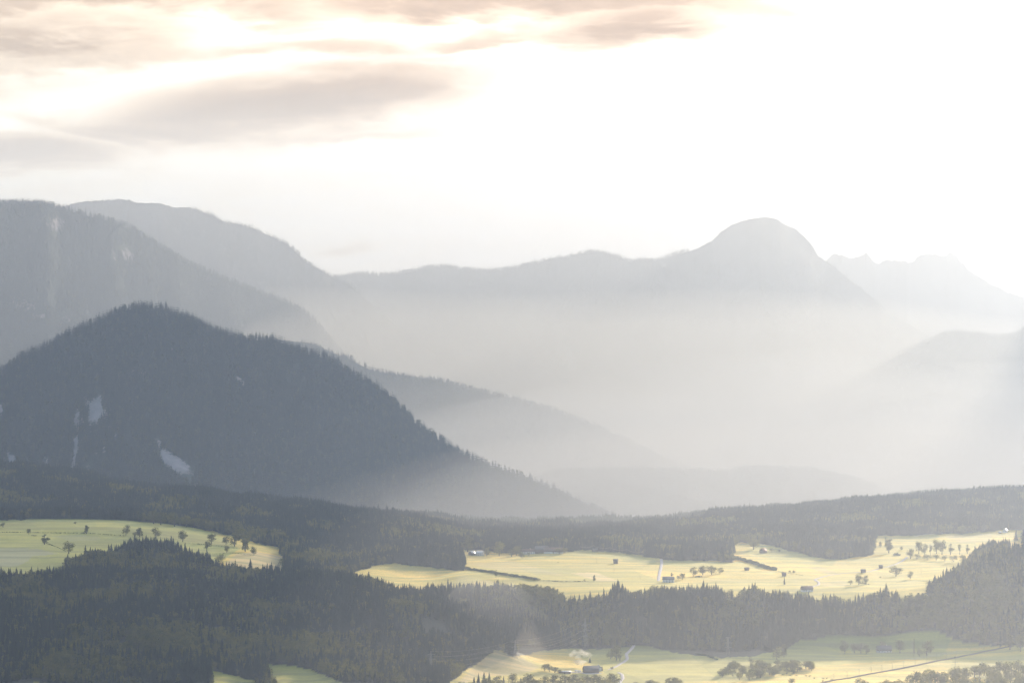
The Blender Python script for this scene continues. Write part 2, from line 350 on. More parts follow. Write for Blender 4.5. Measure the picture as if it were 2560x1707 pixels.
def proj(x, Y, z): return 1280 + F * x / Y, 853.5 + F * (CAMZ - z) / Y
_Ys = np.arange(3700, 7200, 2.0)
def hit(px, py, ymin=3700, ymax=7200):
    """ground point seen at photo pixel (px, py): nearest one beyond ymin"""
    x = (px - 1280) / F * _Ys; pz = proj(x, _Ys, terr(x, _Ys))[1]
    ok = (pz <= py) & (_Ys >= ymin) & (_Ys <= ymax); k = np.argmax(ok) if ok.any() else np.argmin(np.abs(pz - py) + 1e6 * ((_Ys < ymin) | (_Ys > ymax)))
    Y = _Ys[k]; X = (px - 1280) / F * Y
    return float(X), float(Y), float(terr(X, Y))

# meadow regions (photo coordinates of the ground, with a distance range that tells the layers apart)
FRONT_TOPS = [(880, 1470), (1000, 1462), (1100, 1457), (1170, 1450), (1250, 1448), (1330, 1455), (1390, 1458), (1420, 1478), (1490, 1484), (1518, 1480), (1530, 1455), (1590, 1462), (1640, 1452),
              (1690, 1456), (1740, 1455), (1790, 1457), (1835, 1468), (1880, 1452), (1910, 1464), (1960, 1470), (2000, 1474), (2050, 1486), (2095, 1486), (2112, 1512), (2124, 1500), (2140, 1480),
              (2200, 1466), (2240, 1466), (2290, 1486), (2312, 1470), (2330, 1440), (2370, 1425), (2400, 1400), (2430, 1372), (2470, 1352), (2560, 1345)]
ft = [(x, y + 31) for x, y in FRONT_TOPS]
MEADOWS = [
 (4480, 5290, [(-900, 1316), (0, 1300), (350, 1290), (430, 1305), (520, 1325), (600, 1345), (700, 1370), (712, 1400), (712, 1446), (600, 1440), (560, 1428), (520, 1404), (470, 1392), (440, 1380), (330, 1378), (280, 1390), (200, 1400), (165, 1410), (150, 1444), (-900, 1444)]),
 (4570, 6330, ft + [(2560, 1322), (2400, 1333), (2270, 1336), (2190, 1340), (2180, 1388), (2140, 1392), (2080, 1399), (2000, 1382), (1914, 1360), (1850, 1354), (1832, 1362), (1830, 1405), (1660, 1399),
               (1600, 1386), (1450, 1372), (1420, 1378), (1280, 1383), (1200, 1376), (1150, 1372), (1160, 1425), (1100, 1420), (1000, 1408), (950, 1412), (880, 1430)]),
 (3600, 4470, [(1000, 1900), (1130, 1700), (1180, 1665), (1235, 1622), (1290, 1640), (1400, 1622), (1540, 1620), (1600, 1612), (1700, 1632), (1800, 1642), (1880, 1640), (1960, 1622), (2000, 1602), (2100, 1585),
               (2230, 1560), (2300, 1562), (2400, 1600), (2500, 1616), (2560, 1612), (3200, 1600), (3200, 1900)]),
 (3600, 4100, [(524, 1672), (640, 1702), (660, 1760), (524, 1760)]), (3600, 4150, [(660, 1655), (770, 1668), (880, 1715), (900, 1760), (700, 1760)]),
 (2000, 3750, [(-3000, 1715), (6000, 1715), (6000, 4000), (-3000, 4000)])]
def meadow(px, py, Y):
    r = np.zeros(np.shape(px), bool); px = px + fbm(px / 22, Y / 60, 3) * 11; py = py + fbm(px / 17 + 9, Y / 50, 3) * 5
    for y0, y1, P in MEADOWS: r |= (Y >= y0) & (Y <= y1) & in_poly(P, px, py)
    return r
FIELDS = [(4500, 5300, [(-300, 1372), (90, 1370), (145, 1384), (80, 1390), (70, 1402), (40, 1415), (-300, 1415)], 1.0), (4500, 5300, [(130, 1340), (175, 1352), (250, 1350), (250, 1342), (200, 1336)], .5),
          (4500, 5300, [(590, 1384), (640, 1378), (712, 1392), (712, 1440), (560, 1410)], .9), (4800, 5600, [(1430, 1432), (1490, 1430), (1545, 1452), (1500, 1454)], .9),
          (4800, 5900, [(1165, 1408), (1280, 1402), (1420, 1440), (1250, 1425)], .55), (4700, 5600, [(2050, 1455), (2110, 1450), (2125, 1464), (2060, 1466)], .7), (4800, 6400, [(2360, 1340), (2480, 1332), (2480, 1352), (2400, 1356)], .7),
          (5000, 6000, [(2020, 1418), (2050, 1416), (2100, 1434), (2080, 1438)], .8), (3900, 4400, [(1130, 1720), (1190, 1660), (1240, 1625), (1300, 1640), (1350, 1668), (1300, 1685), (1200, 1690)], .85),
          (5200, 5900, [(1540, 1410), (1640, 1436), (1560, 1440), (1480, 1420)], .4)]
PX, PY = proj(XX, YY, Z)
mead = meadow(PX, PY, YY).astype(float)
wood = 1 - mead; wood[YY < 3500] *= .5
field = np.zeros_like(Z)
for y0, y1, P, s in FIELDS: field = np.maximum(field, s * ((YY >= y0) & (YY <= y1) & in_poly(P, PX, PY)))
def grid_faces(ni, nj):
    i, j = np.meshgrid(np.arange(ni - 1), np.arange(nj - 1), indexing='ij'); a = (i * nj + j).ravel()
    return np.stack([a, a + 1, a + nj + 1, a + nj], 1)
me = mesh_np('ground', np.stack([XX, YY, Z], -1).reshape(-1, 3), grid_faces(*Z.shape), [M_ground], True)
lush_shade = np.zeros_like(Z)  # greener grass, with shade over the valley and wood-lobe meadows painted in
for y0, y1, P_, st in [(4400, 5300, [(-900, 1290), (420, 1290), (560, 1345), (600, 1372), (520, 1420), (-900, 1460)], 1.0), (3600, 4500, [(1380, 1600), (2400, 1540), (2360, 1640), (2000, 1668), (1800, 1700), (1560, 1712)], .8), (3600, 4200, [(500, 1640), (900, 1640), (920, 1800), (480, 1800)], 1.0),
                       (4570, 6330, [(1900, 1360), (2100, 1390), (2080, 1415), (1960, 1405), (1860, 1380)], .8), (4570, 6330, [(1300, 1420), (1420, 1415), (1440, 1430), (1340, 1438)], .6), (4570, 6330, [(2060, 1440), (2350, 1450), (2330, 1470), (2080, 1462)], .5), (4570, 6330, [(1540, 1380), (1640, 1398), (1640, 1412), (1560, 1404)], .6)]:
    lush_shade = np.maximum(lush_shade, st * ((YY >= y0) & (YY <= y1) & in_poly(P_, PX, PY)))
for nm, arr in (('field', field), ('lush_shade', lush_shade), ('woodfloor', wood)):
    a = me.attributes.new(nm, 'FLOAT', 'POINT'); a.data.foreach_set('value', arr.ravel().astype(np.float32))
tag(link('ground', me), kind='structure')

# ---------------------------------------------------------------- mountains
MOUNTS = {}
def mountain(key, label, ridge, Yr, front, back, amp, mat, tree_h, foot=-20, skew=0.0, step=None, even=False, rocks=(), shape_p=1.15, seed=0, nf=90, spur=500.0, rough=0.0):
    rp = np.array(ridge, float)
    u0, u1 = (rp[0, 0] - 1280) / F, (rp[-1, 0] - 1280) / F
    n = int((u1 - u0) / (step or (.00035 if rough else .0009))); U = np.linspace(u0, u1, n)
    pyr = np.interp(U * F + 1280, rp[:, 0], rp[:, 1])
    kr = np.array([.25, .5, .25]); pyr[1:-1] = np.convolve(pyr, kr, 'valid')
    YR = Yr + skew * (U - U.mean()) * Yr + fbm(U * 60 + seed, U * 0 + seed, 3) * 120 * amp / 60
    H = CAMZ + (853.5 - pyr) / F * YR - tree_h
    crag = fbm(U * 900 + seed, U * 300, 3) * rough * 1.1 + ridged(U * 420 + seed, U * 90, 3) * rough * .7
    tf = np.linspace(0, 1, nf); tb = np.linspace(0, 1, 14)[1:]
    T = np.concatenate([tf, 1 + tb]); TT, U2 = np.meshgrid(T, U, indexing='ij')
    Hm = np.broadcast_to(H, TT.shape); Yrm = np.broadcast_to(YR, TT.shape)
    frac = np.clip((Hm - foot) / (H.max() - foot), .12, 1)
    fr = front * (1 if even else .35 + .65 * frac)
    Y = np.where(TT <= 1, Yrm - fr * (1 - TT), Yrm + back * (TT - 1))
    X = U2 * Y
    s = np.where(TT <= 1, TT ** shape_p * (1 - .12 * np.sin(TT * math.pi)), np.cos(np.clip(TT - 1, 0, 1) * math.pi / 2) ** 1.1)
    w = np.where(TT <= 1, 4 * TT * (1 - TT), np.clip((TT - 1) * 4, 0, 1) * (2 - TT) * .6)
    w = np.minimum(1, w) * np.clip((Hm - foot) / 400, .08, 1)
    nz = ridged(X / spur + seed * 3.1 + .35 * Y / spur, Y / (spur * 2.2) + seed, 4) * amp + fbm(X / 90 + seed, Y / 90, 3) * amp * .16
    Zm = foot + (Hm - foot) * s + nz * w
    if rough: Zm += crag * np.clip(1 - np.abs(TT - 1) * 14, 0, 1)
    if rough: Zm += np.where(TT > .55, fbm(X / 40, Y / 50 + seed, 3) * rough * np.clip(1 - np.abs(TT - 1) * 3, 0, 1) * (np.abs(TT - 1) > .002), 0)
    px_, py_ = proj(X, Y, Zm)
    rk = np.zeros_like(Zm)
    for (cx, cy, rx, ry, tilt, st) in rocks:
        dx = px_ - cx; dy = py_ - cy; q = ((dx - tilt * dy) / rx) ** 2 + (dy / ry) ** 2
        rk = np.maximum(rk, st * np.exp(-q) * (TT < 1.02))
    me = mesh_np('mountain', np.stack([X, Y, Zm], -1).reshape(-1, 3), grid_faces(*Zm.shape)[:, ::-1], [mat], True)
    a = me.attributes.new('rock', 'FLOAT', 'POINT'); a.data.foreach_set('value', rk.ravel().astype(np.float32))
    tag(link('mountain', me), label, kind='structure')
    MOUNTS[key] = dict(U=U, T=T, X=X, Y=Y, Z=Zm, rock=rk, px=px_, py=py_)

mountain('A', 'dark wooded hill with pale scree patches at left', [(-900, 1150), (-500, 1040), (-200, 960), (0, 912), (65, 874), (109, 853), (163, 825), (218, 798), (261, 776), (305, 759), (370, 752), (414, 757), (435, 768), (479, 785), (522, 804), (555, 817), (588, 825),
   (620, 836), (653, 835), (691, 834), (724, 850), (762, 866), (816, 880), (849, 896), (876, 915), (898, 932), (947, 956), (980, 986), (1007, 1011), (1034, 1038), (1067, 1065), (1105, 1089), (1143, 1114), (1197, 1141), (1252, 1163),
   (1300, 1178), (1350, 1198), (1393, 1216), (1435, 1239), (1474, 1255), (1532, 1278), (1577, 1310), (1660, 1345), (1800, 1400)], 7900, 1150, 900, 55, M_mt_wood, 20, skew=-.12,
   rocks=[(236, 1025, 46, 42, 0, 1.0), (193, 1055, 16, 40, -.2, 1.1), (187, 1135, 10, 62, -.1, 1.1), (265, 1060, 26, 40, .1, .6), (24, 1148, 20, 28, .2, 1.05), (130, 1165, 26, 36, .6, .75), (345, 930, 34, 22, .3, .62), (300, 945, 14, 12, 0, .5),
          (602, 955, 12, 20, .7, .9), (668, 992, 10, 10, 0, .62), (435, 872, 20, 8, 0, .6), (395, 1110, 18, 30, .6, .7), (440, 1160, 34, 34, .8, 1.1), (408, 1138, 18, 24, 0, .9), (490, 1222, 12, 28, -.6, 1.1), (582, 1225, 8, 8, 0, .6), (240, 1100, 46, 50, .2, .55), (215, 1180, 20, 40, -.2, .6), (60, 1100, 14, 20, .3, .5), (525, 1165, 10, 10, 0, .5), (780, 1040, 14, 8, .5, .4),
          (2, 1020, 6, 26, 0, .8), (405, 1000, 6, 18, -.3, .6), (400, 1190, 5, 20, 0, .5), (290, 1090, 6, 30, .1, .5)], seed=1, spur=330)
mountain('B', 'low hazy wooded hills in the valley beyond the plateau', [(1150, 1235), (1250, 1205), (1350, 1180), (1400, 1168), (1500, 1164), (1650, 1166), (1753, 1168), (1824, 1171), (1857, 1160), (1933, 1160), (2042, 1166), (2096, 1179), (2151, 1193), (2205, 1217), (2260, 1239), (2400, 1275), (2560, 1300)],
   9300, 1500, 900, 60, M_mt_wood, 18, seed=2, spur=260, rocks=[(1735, 1252, 38, 8, 0, 1.0)])  # sunlight on a clearing painted as a pale patch, no rock
mountain('C', 'hazy wooded foothill behind the dark hill', [(650, 830), (780, 850), (871, 885), (925, 913), (1023, 934), (1061, 940), (1116, 945), (1160, 958), (1230, 975), (1280, 986), (1334, 1000), (1389, 1016), (1443, 1038), (1498, 1060), (1552, 1084), (1607, 1111), (1661, 1138), (1715, 1160), (1850, 1205), (2050, 1260)],
   10800, 1500, 1000, 85, M_mt_wood, 18, seed=3, spur=420)
mountain('D', 'steep wooded mountain rising behind the dark hill at left', [(-1400, 620), (-900, 520), (-300, 470), (0, 500), (60, 503), (120, 507), (152, 517), (272, 544), (326, 566), (381, 599), (435, 632), (490, 661), (544, 686), (599, 705), (653, 727), (707, 746), (751, 768), (784, 795), (816, 833), (849, 871), (900, 920), (1000, 1010), (1200, 1140)],
   11300, 2100, 1200, 130, M_mt_wood, 14, skew=1.4, seed=4, spur=520, rocks=[(140, 560, 30, 26, 0, .75), (320, 640, 22, 24, .3, .8), (285, 645, 10, 24, .2, .6), (60, 760, 50, 30, .5, .6), (100, 790, 30, 18, 0, .6), (170, 800, 20, 16, .7, .6), (90, 690, 50, 8, .8, .5), (280, 720, 30, 10, 0, .45)])
mountain('E', 'grey rocky mountain shoulder behind the wooded one', [(-900, 640), (-300, 560), (0, 530), (152, 513), (200, 503), (272, 497), (326, 498), (345, 505), (400, 507), (435, 516), (480, 518), (530, 537), (560, 553), (620, 565), (680, 590), (720, 608), (745, 632), (762, 652), (800, 675), (830, 690), (880, 715), (930, 760), (1000, 820), (1100, 905), (1250, 1000)],
   15000, 1900, 1200, 130, M_mt_rock, 6, seed=5, spur=420, rough=7)
mountain('F', 'broad pale mountain with a rounded rocky peak at centre right', [(300, 760), (600, 720), (830, 700), (870, 692), (920, 688), (940, 692), (1000, 684), (1050, 674), (1075, 667), (1120, 669), (1165, 677), (1230, 678), (1280, 672), (1330, 660), (1380, 647), (1430, 639), (1470, 631), (1510, 631), (1550, 643), (1575, 653),
   (1600, 650), (1640, 653), (1700, 633), (1740, 623), (1780, 601), (1800, 581), (1830, 561), (1870, 548), (1910, 541), (1940, 547), (1965, 562), (1990, 573), (2010, 590), (2030, 612), (2045, 640), (2070, 655), (2100, 680), (2150, 718), (2180, 745), (2220, 780), (2260, 802), (2320, 838), (2500, 930)],
   17000, 3200, 2000, 190, M_mt_rock, 3, seed=6, spur=900, rough=6)
mountain('G', 'faint jagged mountain range farthest away at right', [(1900, 720), (2064, 657), (2085, 639), (2113, 638), (2124, 646), (2145, 644), (2164, 634), (2175, 643), (2189, 664), (2216, 649), (2232, 654), (2260, 651), (2270, 658), (2287, 652), (2303, 639), (2319, 634), (2347, 639), (2368, 642), (2379, 634), (2390, 638),
   (2401, 654), (2428, 681), (2477, 714), (2521, 733), (2560, 744), (2700, 760), (3200, 700), (3800, 720)], 20500, 2500, 2000, 170, M_mt_rock, 0, seed=7, spur=900, rough=20)
mountain('H', 'wooded mountain ridge rising out of view at right', [(1750, 1120), (1900, 1060), (2100, 960), (2250, 880), (2330, 843), (2363, 831), (2396, 827), (2434, 832), (2488, 839), (2521, 838), (2560, 824), (2640, 770), (2760, 700), (2860, 610), (2980, 540), (3100, 440), (3260, 410), (3450, 330), (3700, 320), (4000, 280), (4600, 300), (5000, 450)],
   14200, 2600, 1500, 150, M_mt_wood, 16, skew=.3, even=True, seed=8, spur=650, step=.0013)

# ---------------------------------------------------------------- tree shapes (unit height)
def spruce_mesh(name, seed, tiers=11, pts=9, w=.17, mat=None, trunk=True):
    r = random.Random(seed); V = []; Fc = []; M = []
    def tri(a, b, c, m_): V.extend([a, b, c]); Fc.append([len(V) - 3, len(V) - 2, len(V) - 1]); M.append(m_)
    if trunk:
        n = 5; a = [(.013 * math.cos(2*math.pi*i/n), .013 * math.sin(2*math.pi*i/n), -.03) for i in range(n)]
        for i in range(n): tri(a[i], a[(i+1) % n], (0, 0, .9), 1)
    for k in range(tiers):
        f = k / (tiers - 1); h = .08 + .84 * f ** .92; rad = w * (1 - f) ** .78 + .012; th = .13 * (1 - .5 * f)
        ox, oy = r.uniform(-.008, .008), r.uniform(-.008, .008); ph = r.random() * 6.28; P = []
        for i in range(pts * 2):
            t = ph + math.pi * i / pts + r.uniform(-.1, .1)
            q = rad * (r.uniform(.78, 1.18) if i % 2 == 0 else r.uniform(.42, .62))
            P.append((ox + q * math.cos(t), oy + q * math.sin(t), h - (.045 if i % 2 == 0 else .0) * (1 - .5 * f) + r.uniform(-.01, .01)))
        top = (ox, oy, min(1.0, h + th))
        for i in range(len(P)): tri(top, P[i], P[(i + 1) % len(P)], 0)
    return mesh_np(name, V, Fc, [mat or M_spruce, M_bark], False, M)
def leaf_quads(r, n, blobs, size, V, Fc, M, mi=0):
    tot = sum(b[3] ** 2 for b in blobs)
    for b in blobs:
        k = int(n * b[3] ** 2 / tot) + 1
        for _ in range(k):
            a = r.gauss(0, 1), r.gauss(0, 1), r.gauss(0, 1); l = math.sqrt(sum(x * x for x in a)) + 1e-6; d = [x / l for x in a]
            rr = b[3] * (1 - abs(r.gauss(0, .22))) if r.random() < .8 else b[3] * r.random()
            c = np.array((b[0] + d[0] * rr, b[1] + d[1] * rr, b[2] + d[2] * rr * b[4]))
            nrm = np.array(d) + np.array([r.gauss(0, .55) for _ in range(3)]); nrm /= np.linalg.norm(nrm)
            t = np.cross(nrm, (r.gauss(0, 1), r.gauss(0, 1), r.gauss(0, 1))); t /= np.linalg.norm(t) + 1e-9; bt = np.cross(nrm, t)
            s = size * r.uniform(.6, 1.3)
            q = [c + t * s * r.uniform(.7, 1.2), c + bt * s * r.uniform(.6, 1.1), c - t * s * r.uniform(.7, 1.2), c - bt * s * r.uniform(.6, 1.1)]
            V.extend(q); b0 = len(V) - 4; Fc.append([b0, b0 + 1, b0 + 2, b0 + 3]); M.append(mi)
def crown_blobs(r, kind):
    B = []
    if kind == 'round':
        for _ in range(13):
            t = r.random() * 6.28; h = r.uniform(.22, .86); q = .24 * math.sin(max(.1, (h - .02) / .98 * math.pi)) ** .8 * r.uniform(.35, 1); B.append((q * math.cos(t), q * math.sin(t), h, r.uniform(.10, .16), 1.0))
        B.append((0, 0, .54, .23, 1.5))
    elif kind == 'tall':
        for _ in range(14):
            t = r.random() * 6.28; h = r.uniform(.2, .9); q = .12 * r.random(); B.append((q * math.cos(t), q * math.sin(t), h, r.uniform(.07, .13) * (1.15 - .5 * h), 1.2))
        B.append((0, 0, .5, .13, 2.2))
    elif kind == 'wide':
        for _ in range(15):
            t = r.random() * 6.28; h = r.uniform(.25, .82); q = .32 * r.uniform(.3, 1); B.append((q * math.cos(t), q * math.sin(t), h, r.uniform(.10, .18), .8))
        B.append((0, 0, .5, .27, 1.2))
    elif kind == 'bush':
        for _ in range(12):
            t = r.random() * 6.28; q = .42 * r.random() ** .6; h = .45 * (1 - (q / .6) ** 2) * r.uniform(.6, 1.3) + .12; B.append((q * math.cos(t), q * math.sin(t), h, r.uniform(.16, .28), .9))
    else:  # sparse
        for _ in range(9):
            t = r.random() * 6.28; h = r.uniform(.26, .88); q = .19 * r.random(); B.append((q * math.cos(t), q * math.sin(t), h, r.uniform(.07, .13), 1.1))
    return B
def broad_parts(seed, kind, n=420, size=.034):
    r = random.Random(seed); B = crown_blobs(r, kind)
    V, Fc, M = [], [], []; leaf_quads(r, n, B, size, V, Fc, M)
    mb = MB()
    if kind != 'bush':
        mb.tube((0, 0, -.03), (0, 0, .30), .026, .018, 6); mb.tube((0, 0, .30), (.01, 0, .66), .018, .008, 5)
        for b in r.sample(B, min(5, len(B))):
            z0 = r.uniform(.22, .42); mb.tube((0, 0, z0), (b[0] * .8, b[1] * .8, max(z0 + .05, b[2])), .011, .004, 4)
    else:
        for b in r.sample(B, 4): mb.tube((0, 0, -.02), (b[0] * .8, b[1] * .8, b[2]), .02, .006, 4)
    return V, Fc, mb
def broad_mesh(name, seed, kind, n=420, size=.034, mat=None):
    V, Fc, mb = broad_parts(seed, kind, n, size); k = len(V)
    VV = [tuple(v) for v in V] + mb.V; FF = Fc + [[i + k for i in f] for f in mb.F]
    return mesh_np(name, VV, FF, [mat or M_leaf, M_bark], False, [0] * len(Fc) + [1] * len(mb.F))

def proto_coll(name, meshes):
    c = bpy.data.collections.new(name)
    for i, me_ in enumerate(meshes): c.objects.link(bpy.data.objects.new('%s_%02d' % (name, i), me_))
    return c
SPR = [spruce_mesh('spruce_tree', 10 + i, tiers=11 + i % 3, w=(.155, .18, .14, .2)[i % 4]) for i in range(4)]
LAR = [spruce_mesh('larch_tree', 40 + i, tiers=9, pts=7, w=.17, mat=M_larch) for i in range(1)]
BRO = [broad_mesh('broadleaf_tree', 60 + i, k) for i, k in enumerate(['round', 'round', 'tall', 'wide', 'tall'])]
FAR_S = [spruce_mesh('far_spruce', 80 + i, tiers=5, pts=5, w=.19, mat=M_dark, trunk=False) for i in range(3)]
FAR_B = [broad_mesh('far_broadleaf', 90 + i, k, 70, .085, M_farleaf) for i, k in enumerate(['round', 'tall'])]
COL_S = proto_coll('spruce_shapes', SPR + LAR); COL_B = proto_coll('broadleaf_shapes', BRO)
COL_FS = proto_coll('far_spruce_shapes', FAR_S); COL_FB = proto_coll('far_broadleaf_shapes', FAR_B)

def gn_scatter(name, P, rot, scl, idx, coll, label, cat='forest'):
    me_ = bpy.data.meshes.new(name); me_.vertices.add(len(P)); me_.vertices.foreach_set('co', P.astype(np.float32).ravel())
    a = me_.attributes.new('rot', 'FLOAT', 'POINT'); a.data.foreach_set('value', rot.astype(np.float32))
    a = me_.attributes.new('scl', 'FLOAT_VECTOR', 'POINT'); a.data.foreach_set('vector', scl.astype(np.float32).ravel())
    a = me_.attributes.new('idx', 'INT', 'POINT'); a.data.foreach_set('value', idx.astype(np.int32))
    o = link(name, me_); tag(o, label, cat, kind='stuff')
    ng = bpy.data.node_groups.new(name + '_nodes', 'GeometryNodeTree')
    ng.interface.new_socket('Geometry', in_out='INPUT', socket_type='NodeSocketGeometry'); ng.interface.new_socket('Geometry', in_out='OUTPUT', socket_type='NodeSocketGeometry')
    N = ng.nodes; L = ng.links; gi = N.new('NodeGroupInput'); go = N.new('NodeGroupOutput'); iop = N.new('GeometryNodeInstanceOnPoints')
    ci = N.new('GeometryNodeCollectionInfo'); ci.inputs['Collection'].default_value = coll; ci.inputs['Separate Children'].default_value = True; ci.inputs['Reset Children'].default_value = True
    def na(nm, t): n = N.new('GeometryNodeInputNamedAttribute'); n.data_type = t; n.inputs['Name'].default_value = nm; return n.outputs[0]
    cx = N.new('ShaderNodeCombineXYZ'); L.new(na('rot', 'FLOAT'), cx.inputs[2])
    L.new(gi.outputs[0], iop.inputs['Points']); L.new(ci.outputs[0], iop.inputs['Instance']); iop.inputs['Pick Instance'].default_value = True
    L.new(na('idx', 'INT'), iop.inputs['Instance Index']); L.new(cx.outputs[0], iop.inputs['Rotation']); L.new(na('scl', 'FLOAT_VECTOR'), iop.inputs['Scale'])
    L.new(iop.outputs[0], go.inputs[0])
    md = o.modifiers.new('scatter', 'NODES'); md.node_group = ng
    return o

# ---------------------------------------------------------------- near woods
def near_points(y0, y1, sp, pxr=(-420, 2980)):
    ys = np.arange(y0, y1, sp * .92); out = []
    for k, y in enumerate(ys):
        xs = np.arange((pxr[0] - 1280) / F * y, (pxr[1] - 1280) / F * y, sp) + (k % 2) * sp * .5
        out.append(np.stack([xs, np.full_like(xs, y)], 1))
    P = np.concatenate(out); P += rng.uniform(-.45, .45, P.shape) * sp
    return P
P = near_points(3760, 7150, 6.2)
zt = terr(P[:, 0], P[:, 1]); ppx, ppy = proj(P[:, 0], P[:, 1], zt)
keep = ~meadow(ppx, ppy, P[:, 1])
# deep back slopes nobody can see are left thin
keep &= (vnoise(P[:, 0] / 26 + 70, P[:, 1] / 44) < .86) | (P[:, 1] > 4520)
keep &= ~((P[:, 1] < 4400) & (ppx > 1290) & (ppy > 1600))
P, zt, ppx, ppy = P[keep], zt[keep], ppx[keep], ppy[keep]
Y = P[:, 1]
# share of broadleaf trees
nb = vnoise(P[:, 0] / 75 + 3, P[:, 1] / 110 + 8)
sh = .08 + .75 * np.clip((nb - .58) * 5, 0, 1)
def blob(cx, cy, rx, ry, v, ylo=0, yhi=1e9):
    global sh
    q = ((ppx - cx) / rx) ** 2 + ((ppy - cy) / ry) ** 2; sh = np.where((Y > ylo) & (Y < yhi), np.maximum(sh, v * np.exp(-q)), sh)
for c in [(400, 1620, 260, 60, 1.1), (720, 1630, 320, 40, 1.0), (600, 1560, 160, 50, .6), (950, 1680, 120, 50, .8), (160, 1700, 200, 60, .6), (1360, 1490, 130, 70, 1.1), (1480, 1560, 90, 80, .9), (1520, 1600, 80, 40, 1.0),
          (800, 1410, 120, 22, 1.1), (740, 1380, 60, 18, .9), (940, 1430, 80, 16, .9), (2330, 1540, 150, 80, 1.2), (2480, 1520, 120, 110, 1.1), (2280, 1490, 60, 40, 1.0), (2400, 1440, 60, 40, .8), (420, 1318, 70, 16, .9), (1500, 1625, 70, 14, 1)]: blob(*c)
isb = rng.random(len(P)) < sh
hn = vnoise(P[:, 0] / 40 + 50, P[:, 1] / 60)
Hs = (12 + 15 * hn + rng.normal(0, 3.2, len(P))).clip(7, 33)
Hb = (12 + 7 * hn + rng.normal(0, 2.2, len(P))).clip(7, 24)
Ht = np.where(isb, Hb, Hs)
thin = isb & (rng.random(len(P)) < .35)
P, zt, ppx, ppy, isb, Ht, Y = [a[~thin] for a in (P, zt, ppx, ppy, isb, Ht, Y)]
rot = rng.uniform(0, 6.28, len(P)); wv = rng.uniform(.8, 1.25, len(P))
scl = np.stack([Ht * wv * np.where(isb, 1.5, 1.18), Ht * wv * np.where(isb, 1.5, 1.18), Ht], 1)
idx = np.where(isb, rng.integers(0, 5, len(P)), np.where(rng.random(len(P)) < .05, 4, rng.integers(0, 4, len(P))))
XYZ = np.stack([P[:, 0], P[:, 1], zt - .4], 1)
# the trees that show largest become objects of their own
tpy = 853.5 + F * (CAMZ - zt - Ht) / Y
inview = (ppx > 5) & (ppx < 2555) & (tpy < 1695) & (tpy > 1200)
app = Ht * F / Y
pick = {}
for kind, flag in (('s', ~isb), ('b', isb)):
    c = np.where(inview & flag)[0]; c = c[np.argsort(-app[c])][:255 if kind == 's' else 0]; pick[kind] = c
rest = np.ones(len(P), bool); rest[pick['s']] = False; rest[pick['b']] = False
m1 = rest & ~isb; m2 = rest & isb
gn_scatter('spruce_forest', XYZ[m1], rot[m1], scl[m1], idx[m1], COL_S, 'dense dark spruce forest over the near hills and the plateau edge')
EXTRA = []
def where_label(px, py, kind):
    t = 'tall dark spruce' if kind == 's' else 'rounded broadleaf tree'
    lo = py > 1668
    if px < 180: return t + (' in the very bottom left corner of the near forest' if lo else ' on the near hillside above the bottom left corner')
    if px < 360: return t + (' on the bottom edge right of the left corner' if lo else ' on the near hillside under the tan field')
    if px < 530: return t + (' on the bottom edge left of the first small clearing' if lo else ' on the near hillside under the wood tip in the field')
    if px < 680: return t + ' around the first small grass clearing at the bottom'
    if px < 880: return t + ' around the second small grass clearing at the bottom'
    if px < 1020: return t + ' on the lower slope left of the faint pylon'
    if px < 1140: return t + ' on the lower slope beside the faint pylon'
    if px < 1290: return t + ' at the right tip of the near wooded hill by the knoll'
    if px < 1720: return t + ' on the wooded slope behind the tall power pylon'
    if px < 2100: return t + ' on the wooded slope above the valley meadow'
    return t + ' on the steep wooded spur at right'
for kind, nm, meshes in (('s', 'spruce_tree', SPR + LAR), ('b', 'broadleaf_tree', BRO)):
    for i in pick[kind]:
        o = bpy.data.objects.new(nm, meshes[idx[i]]); C.objects.link(o); o.location = XYZ[i]; o.rotation_euler = (0, 0, rot[i]); o.scale = scl[i]
        lb = where_label(ppx[i], ppy[i], kind)
        if kind == 's' and idx[i] == 4: lb = lb.replace('tall dark spruce', 'yellow green larch'); o.name = 'larch_tree'
        tag(o, lb, 'tree', lb.replace('tall dark spruce', 'spruces').replace('rounded broadleaf tree', 'broadleaf trees').replace('yellow green larch', 'larches'))

